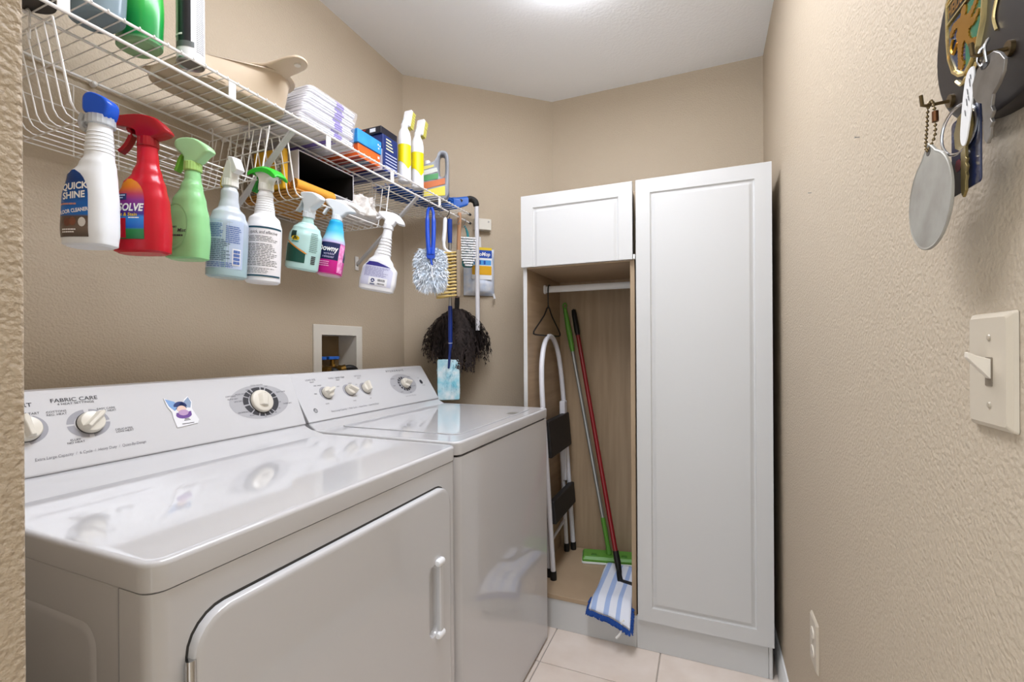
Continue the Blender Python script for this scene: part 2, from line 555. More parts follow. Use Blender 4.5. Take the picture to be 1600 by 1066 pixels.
# timer
tu, tv = 0.887, vz(1.0175)
flat(mp, ell(tu, tv, 0.088, 0.0475, 40)).build('timer_plate', mat('light_grey_print', '#aeaeb2', 0.45), con, smooth=0)
for a0, a1 in ((-52, 10), (14, 30), (34, 62), (66, 78), (82, 112), (118, 128), (132, 150), (154, 186), (192, 222), (226, 248), (252, 268), (272, 288), (292, 304)):
    ring_flat(mp, tu + 0.002, tv, 0.029, 0.041, math.radians(a0), math.radians(a1), 8, 0.0003, 1.28).build('timer_scale', M_DARK, con, smooth=0)
k = knob(dryer, mp, tu + 0.002, tv, 0.0315, 0.014, math.radians(75), 0.024, 0.020, 'timer_knob')
for s_, u, v in (('COTTONS', 0.808, 1.038), ('AUTO DRY', 0.812, 1.031), ('EASY CARE', 0.958, 1.037), ('TIMED DRY', 0.968, 1.004), ('LESS DRY', 0.825, 1.024),
                 ('MORE DRY', 0.836, 1.041), ('DRY', 0.860, 1.050), ('COOL DOWN', 0.890, 1.0605), ('OFF', 0.917, 1.055), ('DE-WRINKLE', 0.832, 0.996), ('FLUFF', 0.852, 0.986), ('20', 0.888, 0.979),
                 ('40', 0.905, 0.981), ('60', 0.922, 0.985), ('70', 0.937, 0.994), ('OFF', 0.944, 1.010)):
    T(s_, 0.0052, u, vz(v), align='CENTER', sx=1.1)
# door with finger pocket
ins = rrect(0.361, 0.960, 0.20, 0.836, 0.046, 6)
hol = rrect(0.866, 0.900, 0.518, 0.672, 0.016, 6)
o_gap = rrect(0.3585, 0.9612, 0.1985, 0.8398, 0.0485, 6)
MB().loft([[(DX - 0.002, u, v) for u, v in o_gap], [(DX + 0.0006, u, v) for u, v in o_gap]]).build('door_gap', M_GAP, dryer, smooth=0)
b = MB()
R_ = lambda pts, x: [(x, u, v) for u, v in pts]
def shrink(i):
    return rrect(0.361 + i, 0.960 - i, 0.20 + i, 0.836 - i, 0.046 - i, 6)
b.loft([R_(ins, DX + 0.0008), R_(ins, DX + 0.009), R_(shrink(0.002), DX + 0.0122), R_(shrink(0.006), DX + 0.0135), R_(shrink(0.010), DX + 0.0135),
        R_(rrect(0.864, 0.902, 0.516, 0.674, 0.018, 6), DX + 0.0135), R_(hol, DX + 0.0115), R_(rrect(0.868, 0.898, 0.52, 0.67, 0.014, 6), DX + 0.0012)])
door = b.build('door', M_ENAMEL, dryer, smooth=40)
h = MB().loft([R_(rrect(0.897, 0.911, 0.516, 0.684, 0.006), DX + 0.0125), R_(rrect(0.8965, 0.9115, 0.5155, 0.6845, 0.006), DX + 0.019), R_(rrect(0.899, 0.909, 0.519, 0.681, 0.004), DX + 0.022)])
h.build('handle', M_ENAMEL2, door, smooth=40)
for z in (0.676, 0.514):
    MB().lathe([(0.0005, -0.013), (0.006, -0.0125), (0.0085, -0.008), (0.0085, 0.008), (0.006, 0.0125), (0.0005, 0.013)], (DX + 0.018, 0.902, z), 14, 'Y').build('handle_end', M_WHITEP, door)
for z in (0.745, 0.30):
    hg = MB().tube([(DX + 0.008, 0.360, z - 0.045), (DX + 0.008, 0.360, z + 0.045)], 0.006, 12)
    hg.build('hinge', M_CHROME, dryer)

# ---- washer
WXF, WY0, WY1 = -0.585, 1.036, 1.765
washer = thing('washing_machine', 'white top-loading washing machine between the dryer and the cabinet', 'washer', (-0.89, 1.405, 0))
fp = [(-1.19, WY0), (-1.19, WY1)] + [(WXF - 0.022 + 0.022 * math.sin(a), WY1 - 0.022 + 0.022 * math.cos(a)) for a in [PI / 2 * k / 6 for k in range(7)]] + \
     [(WXF - 0.022 + 0.022 * math.cos(a), WY0 + 0.022 - 0.022 * math.sin(a)) for a in [PI / 2 * k / 6 for k in range(7)]]
MB().prism(fp, lambda u, v: (u, v, 0.014), lambda u, v: (u, v, 0.877)).build('body', M_ENAMEL, washer, smooth=30)
MB().box((-1.15, WY0 + 0.02, 0.0), (WXF - 0.012, WY1 - 0.02, 0.016)).build('base', M_GAP, washer)
MB().box((-1.15, WY0 + 0.012, 0.876), (WXF - 0.010, WY1 - 0.012, 0.884)).build('top_gap', M_GAP, washer)
machine_top(-1.19, WXF + 0.002, WY0 - 0.001, WY1 + 0.001, 0.8825, 0.917, 0, 0).build('top', M_ENAMEL, washer, smooth=50)
lx0, lx1, ly0, ly1 = -1.055, -0.632, 1.125, 1.700
MB().loft([[(x, y, 0.9165) for x, y in rrect(lx0 - 0.0016, lx1 + 0.0016, ly0 - 0.0016, ly1 + 0.0016, 0.0316)],
           [(x, y, 0.9172) for x, y in rrect(lx0 - 0.0016, lx1 + 0.0016, ly0 - 0.0016, ly1 + 0.0016, 0.0316)]]).build('lid_gap', M_GREYP, washer, smooth=0)
lid = MB().loft([[(x, y, 0.9168) for x, y in rrect(lx0, lx1, ly0, ly1, 0.03)], [(x, y, 0.9185) for x, y in rrect(lx0, lx1, ly0, ly1, 0.03)],
                 [(x, y, 0.9192) for x, y in rrect(lx0 + 0.003, lx1 - 0.003, ly0 + 0.003, ly1 - 0.003, 0.027)]]).build('lid', M_ENAMEL, washer, smooth=40)
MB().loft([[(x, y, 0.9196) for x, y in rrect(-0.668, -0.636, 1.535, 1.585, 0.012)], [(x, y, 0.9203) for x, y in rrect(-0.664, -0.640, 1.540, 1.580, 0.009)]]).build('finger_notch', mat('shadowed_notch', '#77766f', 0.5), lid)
b = MB().prism([(-1.055, 0.9125), (-1.062, 0.918), (-1.084, 0.930), (-1.092, 0.9355), (-1.19, 0.9355), (-1.19, 0.9125)], lambda u, v: (u, WY0 + 0.004, v), lambda u, v: (u, WY1 - 0.004, v))
b.build('back_ledge', M_ENAMEL, washer, smooth=40, bevel=0.003)
b = MB().prism([(-1.090, 0.936), (-1.089, 0.939), (-1.178, 1.075), (-1.184, 1.0795), (-1.215, 1.0795), (-1.22, 1.074), (-1.22, 0.936)],
               lambda u, v: (u, WY0 + 0.002, v), lambda u, v: (u, WY1 - 0.002, v))
con = b.build('console', M_ENAMEL2, washer, smooth=25, bevel=0.006, bseg=4)
MB().prism([(-1.0915, 0.935), (-1.0895, 0.9377), (-1.10, 0.9377), (-1.10, 0.935)], lambda u, v: (u, WY0 + 0.004, v), lambda u, v: (u, WY1 - 0.004, v)).build('console_seam', M_GREYP, washer, smooth=0)
sd = Vector((-0.089, 0, 0.136)).normalized()
mp = plane_map((-1.089, 0, 0.939), (0, 1, 0), sd, 0.0003)
K = 0.1625 / 0.136
def vz(z): return (z - 0.939) * K
for u, ang in ((1.158, 20), (1.262, -35), (1.345, 80)):
    dial_ring(u - 0.004, vz(1.014), 0.017, 0.024, [(20, 340)], M_GREYP, 'dial_ring', 1.05, con)
    knob(washer, mp, u, vz(1.013), 0.0195, 0.020, math.radians(ang), 0.014, 0.021)
for s_, u, v in (('LOAD SIZE', 1.118, 1.058), ('WASH / RINSE TEMP', 1.232, 1.058), ('OPTIONS', 1.335, 1.058)):
    T(s_, 0.0085, u, vz(v), align='CENTER', bold=0.008, m=M_MIDP)
for s_, u, v in (('SELECT', 1.120, 1.051), ('SELECT', 1.234, 1.051), ('SELECT', 1.337, 1.051), ('MED  LARGE', 1.135, 1.039), ('MINI', 1.112, 1.015), ('SUPER', 1.140, 0.982), ('HOT', 1.220, 1.030), ('WARM', 1.280, 1.036), ('COLD', 1.262, 0.979), ('ON', 1.308, 1.030), ('OFF', 1.345, 0.979)):
    T(s_, 0.0056, u, vz(v), align='CENTER', m=M_DARK)
T('Extra Large Capacity  /  Multi Cycle  /  Heavy Duty  /  Quiet-By-Design', 0.0085, 1.14, vz(0.958), m=M_MIDP, shear=0.15, sx=0.95)
T('HYDROWAVE', 0.0125, 1.56, vz(1.066), align='CENTER', spacing=1.7, bold=0.01)
tu, tv = 1.573, vz(1.013)
flat(mp, ell(tu, tv, 0.082, 0.047, 40)).build('timer_plate', MATS['light_grey_print'], con, smooth=0)
for k in range(14):
    a0 = k * 360 / 14
    ring_flat(mp, tu + 0.004, tv, 0.022, 0.033, math.radians(a0), math.radians(a0 + 19), 6, 0.0003, 1.15).build('timer_scale', M_DARK, con, smooth=0)
knob(washer, mp, tu + 0.006, tv, 0.0215, 0.022, math.radians(-20), 0.016, 0.020, 'timer_knob')
for s_, u, v in (('NORMAL', 1.52, 1.036), ('SOAK', 1.51, 1.010), ('RINSE', 1.535, 0.984), ('SPIN', 1.59, 0.978), ('CASUAL', 1.63, 1.038), ('DELICATE', 1.632, 1.001)):
    T(s_, 0.0058, u, vz(v), align='CENTER')
T('Push to Start / Pull to Stop', 0.0065, 1.545, vz(0.966), m=M_MIDP)
flat(mp, ell(1.698, vz(1.013), 0.010, 0.0105, 20)).build('lid_lock_lamp', M_DARK, con, smooth=0)
T('LID', 0.0055, 1.69, vz(1.029), align='CENTER')
T('LOCKED', 0.005, 1.702, vz(0.998), align='CENTER')
# round maker's emblem
ring_flat(mp, 1.082, vz(0.968), 0.0060, 0.0076, 0, 2 * PI, 24).build('emblem', M_DARK, con, smooth=0)
for a in range(0, 360, 90):
    ring_flat(mp, 1.082 + 0.0035 * math.cos(math.radians(a)), vz(0.968) + 0.0035 * math.sin(math.radians(a)), 0.0012, 0.0023, 0, 1.5 * PI, 8).build('emblem_scroll', M_DARK, con, smooth=0)

# ---- fairy magnet on the dryer console
mp = plane_map((-1.069, 0, 0.9425), (0, 1, 0), Vector((-0.061, 0, 0.1365)), 0.0006)
K = 0.1495 / 0.1365
def vz(z): return (z - 0.9425) * K
mg = thing('refrigerator_magnet', 'small cut-out magnet with blue wings and purple ruff on the dryer console', 'magnet', (-1.10, 0.687, 1.02))
cu, cv = 0.687, vz(1.012)
def card(name, poly, m, d, th=0.0012):
    return MB().loft([[mp(cu + u, cv + v, d) for u, v in poly], [mp(cu + u, cv + v, d + th) for u, v in poly]]).build(name, m, mg, smooth=0)
card('backing', [(-0.022, -0.031), (0.024, -0.027), (0.029, -0.019), (0.024, -0.004), (0.020, 0.010), (0.024, 0.026), (0.018, 0.040), (0.009, 0.034), (0.002, 0.026), (-0.012, 0.026), (-0.034, 0.041), (-0.031, 0.020), (-0.024, 0.006), (-0.025, -0.006)], M_WHITEP, 0.0)
card('wing', [(-0.032, 0.038), (-0.014, 0.030), (-0.008, 0.016), (-0.018, 0.008), (-0.027, 0.020)], mat('pale_blue_print', '#7fa3d2', 0.4), 0.0012, 0.0003)
card('wing', [(0.018, 0.038), (0.022, 0.025), (0.017, 0.012), (0.008, 0.014), (0.006, 0.028)], mat('grey_blue_print', '#8da0bb', 0.4), 0.0012, 0.0003)
card('hair', ell(-0.004, 0.018, 0.014, 0.011, 18, -0.2, PI + 0.2) + [(-0.016, 0.012), (0.009, 0.012)][::-1], mat('navy_print', '#22356d', 0.4), 0.0013, 0.0004)
card('face', ell(-0.003, 0.011, 0.010, 0.008, 18), mat('skin_print', '#e3c6b8', 0.4), 0.0015, 0.0004)
card('ruff', ell(-0.001, -0.003, 0.017, 0.009, 18, PI, 2 * PI) + [(0.016, 0.004), (0.0, 0.001), (-0.016, 0.003)], mat('purple_print', '#6d4a94', 0.4), 0.0013, 0.0004)
card('collar', ell(-0.001, 0.002, 0.011, 0.007, 18), mat('mauve_print', '#b99ac0', 0.4), 0.0016, 0.0004)
for i_, (w_, v_) in enumerate(((0.010, -0.0135), (0.014, -0.0165), (0.026, -0.0245))):
    card('printed_line', [(0.003 - w_ / 2, v_ - 0.0008), (0.003 + w_ / 2, v_ - 0.0006), (0.003 + w_ / 2, v_ + 0.0008), (0.003 - w_ / 2, v_ + 0.0008)], M_DARK, 0.0012, 0.0003)

# ------------------------------------------------------------------ tall cabinet (two units)
YF = 1.831            # carcass front
YD = 1.811            # door faces
CX0, CXM, CX1 = -0.7125, -0.2515, 0.2106
CT = 1.789
def slab(name, a, b_, m, parent, bevel=0.001):
    return MB().box(a, b_).build(name, m, parent, bevel=bevel, bseg=1)
openu = thing('open_cabinet', 'tall white cabinet with an open wooden lower bay and a short top door', 'cabinet', (-0.482, 2.07, 0))
CBK = 2.314
slab('side_panel', (CX0, YF + 0.0015, 0.0), (CX0 + 0.017, CBK, CT), M_PLY, openu)
slab('side_panel', (CXM - 0.018, YF + 0.0015, 0.0), (CXM - 0.001, CBK, 1.505), M_PLYV, openu)
slab('upper_side_panel', (CXM - 0.018, YF + 0.10, 1.505), (CXM - 0.001, CBK, CT), M_PLYV, openu)
slab('edge_band', (CX0, YF - 0.0005, 0.0), (CX0 + 0.017, YF + 0.0015, CT), M_CAB, openu)
slab('edge_band', (CXM - 0.018, YF - 0.0005, 0.135), (CXM - 0.001, YF + 0.0015, 1.505), M_PLYV, openu)
slab('back_panel', (CX0 + 0.017, CBK - 0.008, 0.14), (CXM - 0.018, CBK, CT), M_PLYV, openu)
slab('bottom_panel', (CX0 + 0.017, YF - 0.004, 0.122), (CXM - 0.018, CBK - 0.008, 0.14), M_PLY, openu)
slab('divider_shelf', (CX0 + 0.017, YF, 1.489), (CXM - 0.018, CBK - 0.008, 1.507), M_PLY, openu)
slab('top_panel', (CX0 + 0.017, YF, CT - 0.018), (CXM - 0.018, CBK - 0.008, CT), M_CAB, openu)
GRV = [(0, 0), (0.0018, -0.0038), (0.005, -0.0060), (0.009, -0.0056), (0.015, -0.0022), (0.020, 0.0)]
def door_mesh(x0, x1, z0, z1, inset, sides, th=0.019):
    V, F, us, vs = panelled(x0, x1, z0, z1, inset, GRV, sides)
    b = MB()
    b.add([(u, YD - d, v) for u, v, d in V], F)
    n, m_ = len(us), len(vs)
    # rim and back
    per = [(u, vs[0]) for u in us] + [(us[-1], v) for v in vs[1:]] + [(u, vs[-1]) for u in us[::-1][1:]] + [(us[0], v) for v in vs[::-1][1:-1]]
    idx = {(round(u, 6), round(v, 6)): i for i, (u, v, d) in enumerate(V)}
    o = len(b.v)
    b.v += [(u, YD + th, v) for u, v in per]
    k = len(per)
    for i in range(k):
        a = idx[(round(per[i][0], 6), round(per[i][1], 6))]; c = idx[(round(per[(i + 1) % k][0], 6), round(per[(i + 1) % k][1], 6))]
        b.f.append((a, c, o + (i + 1) % k, o + i))
    b.f.append(tuple(o + i for i in range(k)))
    return b
door_mesh(CX0 - 0.001, CXM - 0.006, 1.494, CT + 0.002, 0.052, 'LRT').build('top_door', M_CAB, openu, smooth=28)
slab('kick_board', (CX0 + 0.017, YF - 0.0005, 0.0), (CXM - 0.001, YF + 0.014, 0.1215), M_CAB, openu)
# closet rod inside
b = MB()
rod = [(0.007 * math.cos(a), 0.015 * math.sin(a)) for a in [2 * PI * k / 16 for k in range(16)]]
b.loft([[(CX0 + 0.018, 2.06 + u, 1.428 + v) for u, v in rod], [(CXM - 0.019, 2.06 + u, 1.428 + v) for u, v in rod]])
b.build('hanging_rod', mat('pale_grey_rod', '#d5d4d3', 0.3), openu)
for x in (CX0 + 0.017, CXM - 0.024):
    MB().loft([[(x, y, z) for y, z in rrect(2.045, 2.075, 1.408, 1.448, 0.01)], [(x + 0.006, y, z) for y, z in rrect(2.045, 2.075, 1.408, 1.448, 0.01)]]).build('rod_socket', M_WHITEP, openu)
tallu = thing('closed_cabinet', 'tall white cabinet with one long panelled door beside the right wall', 'cabinet', (-0.02, 2.07, 0))
slab('carcass', (CXM + 0.0055, YF, 0.122), (CX1 - 0.003, CBK, CT), M_CAB, tallu, 0.0015)
slab('kick_board', (CXM, YF - 0.0005, 0.0), (CX1 - 0.016, YF + 0.016, 0.1215), M_CAB, tallu)
slab('end_panel_foot', (CX1 - 0.0152, YF - 0.0005, 0.0), (CX1 - 0.003, CBK, 0.1215), M_CAB, tallu)
door_mesh(CXM + 0.007, CX1, 0.121, CT + 0.003, 0.052, 'LRTB').build('door', M_CAB, tallu, smooth=28)
slab('door_bumper', (CXM - 0.004, YD + 0.001, 1.494), (CXM + 0.004, YD + 0.018, 1.512), M_TRIM, tallu)

# ---- wire hanger
hg = thing('coat_hanger', 'black wire coat hanger hanging at the end of the closet rod', 'hanger', (-0.672, 2.06, 1.428))
hx = -0.672
hook = [(hx, 2.06 + 0.0 , 1.365)]
arc = [(hx, 2.0615 - 0.019 * math.cos(a) * -1, 1.428 + 0.019 * math.sin(a)) for a in [math.radians(d) for d in range(-30, 200, 15)]]
pts = [(hx, 2.044, 1.345), (hx, 2.042, 1.38), (hx, 2.0425, 1.42)] + [(hx, 2.0615 - 0.019 * math.cos(a), 1.4285 + 0.0195 * math.sin(a)) for a in [math.radians(d) for d in range(0, 200, 15)]]
MB().tube(pts, 0.0030, 8).build('hook', M_BLACK, hg)
tri = catmull([(hx, 2.044, 1.345), (hx, 1.98, 1.30), (hx, 1.862, 1.235), (hx, 1.846, 1.222), (hx, 1.866, 1.214), (hx, 2.05, 1.212), (hx, 2.21, 1.214), (hx, 2.226, 1.224), (hx, 2.21, 1.240), (hx, 2.10, 1.305)], 5, True)
MB().tube(tri, 0.0034, 8, closed=True).build('shoulder_wire', M_BLACK, hg)
MB().tube([(hx, 2.044, 1.338), (hx, 2.0435, 1.352)], 0.0042, 8).build('twist', M_BLACK, hg)

# ---- folding step ladder leaning on the left side panel
lad = thing('step_ladder', 'white folding step ladder with black treads standing in the open cabinet', 'ladder', (-0.63, 2.10, 0.14))
M_LAD = mat('white_ladder_tube', '#dcdde4', 0.28)
def lx(z): return -0.622 - (z - 0.14) * 0.045
pts = [(lx(0.165), 1.944, 0.165), (lx(0.5), 1.930, 0.5), (lx(0.9), 1.912, 0.9), (lx(1.05), 1.918, 1.05), (lx(1.13), 1.945, 1.13), (lx(1.185), 1.99, 1.185), (lx(1.21), 2.05, 1.21),
       (lx(1.195), 2.115, 1.195), (lx(1.14), 2.17, 1.14), (lx(1.05), 2.205, 1.05), (lx(0.9), 2.228, 0.9), (lx(0.5), 2.255, 0.5), (lx(0.165), 2.275, 0.165)]
MB().tube(catmull(pts, 6), 0.0115, 12).build('front_frame', M_LAD, lad)
for y0, y1 in ((2.245, 2.215), (1.965, 1.96)):
    MB().tube([(lx(0.16) - 0.026, y0, 0.165), (lx(0.82) - 0.018, y1, 0.82)], 0.010, 10).build('rear_leg', M_LAD, lad)
MB().tube([(lx(0.30) - 0.026, 1.963, 0.27), (lx(0.30) - 0.026, 2.24, 0.30)], 0.007, 8).build('rear_brace', M_LAD, lad)
for (x, y) in ((lx(0.15), 1.944), (lx(0.15), 2.275), (lx(0.15) - 0.026, 2.245), (lx(0.15) - 0.026, 1.965)):
    MB().lathe([(0.014, 0.1405), (0.0145, 0.150), (0.0135, 0.178), (0.012, 0.179)], (x, y, 0), 12).build('rubber_foot', M_BLACK, lad)
M_TREAD = mat('black_ribbed_tread', '#1b1a1b', 0.55, bump=(300, 0.3, 0.001))
def tread(z0, z1, ya, yb, tilt):
    x = lx((z0 + z1) / 2)
    b = MB().box((x + 0.004, ya, z0), (x + 0.030, yb, z1))
    b.v = [(px_ + (pz - z0) * tilt, py_, pz) for px_, py_, pz in b.v]
    t = b.build('tread', M_TREAD, lad, bevel=0.004)
    return t
tread(0.675, 0.835, 1.925, 2.245, -0.08)
tread(0.385, 0.485, 1.935, 2.262, -0.08)
MB().box((lx(0.86) - 0.012, 2.19, 0.83), (lx(0.86) + 0.016, 2.232, 0.895)).build('hinge_bracket', M_LAD, lad, bevel=0.004)
MB().box((lx(0.6) - 0.022, 2.215, 0.50), (lx(0.6) + 0.002, 2.243, 0.67)).build('side_plate', M_LAD, lad, bevel=0.003)

# ---- green flat mop
gm = thing('flat_mop', 'green flat floor mop with a grey pole leaning in the open cabinet', 'mop', (-0.43, 2.2, 0.14))
M_GRN = mat('green_plastic', '#5f9a3a', 0.35)
P0, P1 = Vector((-0.432, 2.215, 0.185)), Vector((-0.666, 2.285, 1.375))
pl = lambda t: P0 + (P1 - P0) * t
MB().tube([pl(0.11), pl(0.83)], 0.0088, 10).build('pole', mat('grey_pole', '#9a9a97', 0.3, metal=0.5), gm)
MB().tube([pl(0.80), pl(0.82), pl(0.88), pl(0.93), pl(0.965), pl(0.985)], [0.0105, 0.0125, 0.0145, 0.0125, 0.0105, 0.009], 12).build('grip', M_GRN, gm)
c_ = pl(0.985)
MB().tube([c_ + Vector((0.009 * math.cos(a), 0, 0.012 + 0.014 * math.sin(a))) for a in [2 * PI * k / 14 for k in range(14)]], 0.0035, 6, closed=True).build('hang_loop', M_GRN, gm)
MB().tube([pl(0.0) + Vector((0, 0, -0.012)), pl(0.02), pl(0.12), pl(0.13)], [0.014, 0.0105, 0.0115, 0.010], 12).build('socket', M_GRN, gm)
R = Matrix.Translation((-0.432, 2.215, 0)) @ Matrix.Rotation(math.radians(12), 4, 'Z')
MB().loft([[(x, y, 0.152) for x, y in rrect(-0.125, 0.135, -0.052, 0.052, 0.008)], [(x, y, 0.162) for x, y in rrect(-0.125, 0.135, -0.052, 0.052, 0.008)],
           [(x, y, 0.172) for x, y in rrect(-0.118, 0.128, -0.04, 0.04, 0.008)]]).xform(R).build('mop_plate', M_GRN, gm, smooth=30)
MB().loft([[(x, y, 0.1405) for x, y in rrect(-0.127, 0.137, -0.054, 0.054, 0.008)], [(x, y, 0.1518) for x, y in rrect(-0.127, 0.137, -0.054, 0.054, 0.008)]]).xform(R).build('pad', mat('white_mop_pad', '#e6e9e6', 0.8), gm, bevel=0.003)
for sx in (-1, 1):
    MB().loft([[(x, y, 0.171) for x, y in rrect(sx * 0.07 - 0.014, sx * 0.07 + 0.014, -0.03, -0.006, 0.006)], [(x, y, 0.1745) for x, y in rrect(sx * 0.07 - 0.012, sx * 0.07 + 0.012, -0.028, -0.008, 0.006)]]).xform(R).build('cloth_gripper', mat('dark_green_plastic', '#3f7a26', 0.4), gm)

# ---- red mop with striped pad
rm = thing('wet_mop', 'red pole mop with a blue and white striped pad hanging over the cabinet edge', 'mop', (-0.36, 1.95, 0.14))
M_RED = mat('red_pole_paint', '#7f1a1f', 0.28, coat=0.3)
Q0, Q1 = Vector((-0.362, 2.035, 0.235)), Vector((-0.617, 2.284, 1.345))
ql = lambda t: Q0 + (Q1 - Q0) * t
MB().tube([ql(0.0), ql(0.9)], 0.0105, 12).build('pole', M_RED, rm)
MB().tube([ql(0.885), ql(0.9), ql(0.98), ql(1.0), ql(1.005)], [0.011, 0.0135, 0.013, 0.0105, 0.004], 12).build('grip', M_BLACK, rm)
MB().tube([ql(0.03), ql(-0.01), ql(-0.04), Vector((-0.347, 2.0, 0.185)), Vector((-0.338, 1.975, 0.172))], [0.0125, 0.0135, 0.0115, 0.011, 0.012], 12).build('swivel_joint', M_BLACK, rm)
MB().tube([(-0.35, 1.985, 0.172), (-0.295, 1.972, 0.172), (-0.262, 1.966, 0.170)], 0.007, 8).build('clamp_bar', M_BLACK, rm)
# pad: a draped sheet lying on the floor of the bay and drooping over the front edge
def pad_z(y):
    if y > 1.86: return 0.160
    return 0.160 - 0.35 * (1.86 - y) ** 2 / 0.06 - 0.06 * (1.86 - y)
def pad_pt(s_, t_, lift):
    # s across, t from the back to the front edge
    y = 2.128 - 0.348 * t_
    xc = -0.347 + 0.0 * t_
    wd = 0.080 + 0.0 * t_
    x = xc + wd * s_ + 0.006 * math.sin(5 * t_ + 2 * s_) - 0.010 * (t_ - 0.5)
    y -= 0.018 * s_ * (1 - 0.2 * t_)
    z = pad_z(y) + lift + 0.004 * math.sin(4 * s_ + 7 * t_) * (1 - abs(s_)) - 0.010 * abs(s_) ** 4
    if y < YF - 0.006:
        z = max(z, 0.060)
    return (x, y, max(z, 0.1415 + lift) if y > YF - 0.006 else z)
M_STRIPE = ramp_mat('striped_terry', 'X', [(-0.09, '#dfe3ee'), (-0.062, '#a3b8e0'), (-0.042, '#dfe3ee'), (-0.012, '#a3b8e0'), (0.008, '#dfe3ee'), (0.036, '#a3b8e0'), (0.052, '#dfe3ee'), (0.10, '#dfe3ee')], 0.95)
b = MB(); NS, NT = 22, 40
V = [pad_pt(-1 + 2 * i / NS, j / NT, 0.010 + 0.0012 * random.random()) for j in range(NT + 1) for i in range(NS + 1)]
F = [(j * (NS + 1) + i, j * (NS + 1) + i + 1, (j + 1) * (NS + 1) + i + 1, (j + 1) * (NS + 1) + i) for j in range(NT) for i in range(NS)]
o = b.add(V, F).build('striped_pad', M_STRIPE, rm, smooth=180)
mo = o.modifiers.new('thick', 'SOLIDIFY'); mo.thickness = 0.008; mo.offset = -1
b = MB()
for k in range(420):
    if k < 190: s_, t_ = random.uniform(-1, 1), 1.0
    elif k < 280: s_, t_ = -1.0, random.uniform(0.85, 1)
    else: s_, t_ = 1.0, random.uniform(0.4, 1)
    p = Vector(pad_pt(s_, t_, 0.002)); d = Vector((0.011 * s_ if abs(s_) == 1 else random.uniform(-.006, .006), -0.012 if t_ == 1.0 else random.uniform(-.006, .004), -0.012 + random.uniform(-0.004, 0.006)))
    if p.y > YF - 0.01: d.z = max(d.z, 0.1425 - p.z)
    e_ = p + d
    b.tube([p, p + d * 0.5 + Vector((0, 0, 0.003)), e_], [0.0028, 0.003, 0.0022], 5)
fr = b.build('fringe', mat('royal_blue_microfibre', '#1f478f', 0.95), rm); fr['kind'] = 'stuff'
MB().tube(catmull([pad_pt(0.75, 0.97, 0.012), (-0.30, 1.775, 0.115), (-0.302, 1.765, 0.085), (-0.318, 1.76, 0.062)], 6), 0.004, 8).build('hang_cord', mat('white_cord', '#e7e6e2', 0.9), rm)

# ------------------------------------------------------------------ washer outlet box
ob = thing('outlet_box', 'white recessed washer outlet box with two valves in the left wall', 'outlet box', (XL, 1.39, 1.1))
M_OFFW = mat('off_white_plastic', '#d8d3c8', 0.4)
b = MB()
fo = rrect(1.261, 1.516, 0.99, 1.2475, 0.003, 2); fi = rrect(HY0 + 0.001, HY1 - 0.001, HZ0 + 0.001, HZ1 - 0.001, 0.002, 2)
b.loft([[(XL + 0.0005, u, v) for u, v in fo], [(XL + 0.006, u, v) for u, v in fo], [(XL + 0.0075, u + (1.39 - u) * 0.02, v + (1.12 - v) * 0.02) for u, v in fo],
        [(XL + 0.0075, u, v) for u, v in fi], [(XL - 0.088, u, v) for u, v in fi]])
del b.f[-2]
b.build('housing', M_OFFW, ob, smooth=20)
MB().box((XL - 0.0875, HY0 + 0.003, HZ0 + 0.003), (XL - 0.0835, HY1 - 0.003, HZ1 - 0.003)).build('back_board', mat('unlit_wood_back', '#7a6444', 0.8), ob)  # wood brown, toned darker in its colour for the unlit recess
M_BRASS = mat('aged_brass', '#8d6c33', 0.35, metal=0.9)
M_VBLUE = mat('blue_valve_handle', '#1f66c8', 0.35)
for i, (y, xx) in enumerate(((1.338, XL - 0.045), (1.405, XL - 0.045))):
    v_ = thing('water_valve', 'brass valve with a blue handle in the outlet box, ' + ('nearer the dryer' if i == 0 else 'behind the black hose'), 'valve', (xx, y, 1.08), 'outlet box valves')
    MB().tube([(xx, y, 1.025), (xx, y, 1.118)], [0.009, 0.009], 12).build('stem', M_BRASS, v_)
    MB().lathe([(0.013, 1.066), (0.0145, 1.072), (0.0145, 1.090), (0.012, 1.096)], (xx, y, 0), 8).build('bonnet', M_BRASS, v_)
    MB().tube([(xx, y, 1.080), (xx + 0.042, y + 0.008, 1.078)], [0.011, 0.0115], 12).build('outlet', M_BRASS, v_)
    MB().tube([(xx + 0.028, y + 0.005, 1.079), (xx + 0.040, y + 0.008, 1.078)], 0.0155, 14).build('ring_nut', M_BRASS, v_)
    b = MB()
    star = [((0.025 + 0.004 * math.cos(5 * a)) * math.cos(a), (0.025 + 0.004 * math.cos(5 * a)) * math.sin(a)) for a in [2 * PI * k / 30 for k in range(30)]]
    b.loft([[(xx + u, y + w_, 1.116) for u, w_ in star], [(xx + u, y + w_, 1.128) for u, w_ in star]])
    b.build('handle', M_VBLUE, v_, bevel=0.002)
hs = thing('supply_hose', 'black rubber hose curling out of the outlet box behind the washer', 'hose', (XL, 1.44, 1.05))
MB().tube(catmull([(XL - 0.004, 1.414, 1.076), (XL + 0.012, 1.432, 1.082), (XL + 0.02, 1.455, 1.075), (XL + 0.022, 1.472, 1.04), (XL + 0.022, 1.476, 0.98), (XL + 0.022, 1.478, 0.6)], 8), 0.0125, 12).build('hose', M_BLACK, hs)
MB().tube([(XL - 0.006, 1.412, 1.0765), (XL + 0.006, 1.424, 1.081)], 0.0165, 12).build('coupling', M_BRASS, hs)
hs = thing('supply_hose', 'black rubber hose running down from the valve nearer the dryer', 'hose', (XL, 1.35, 1.05))
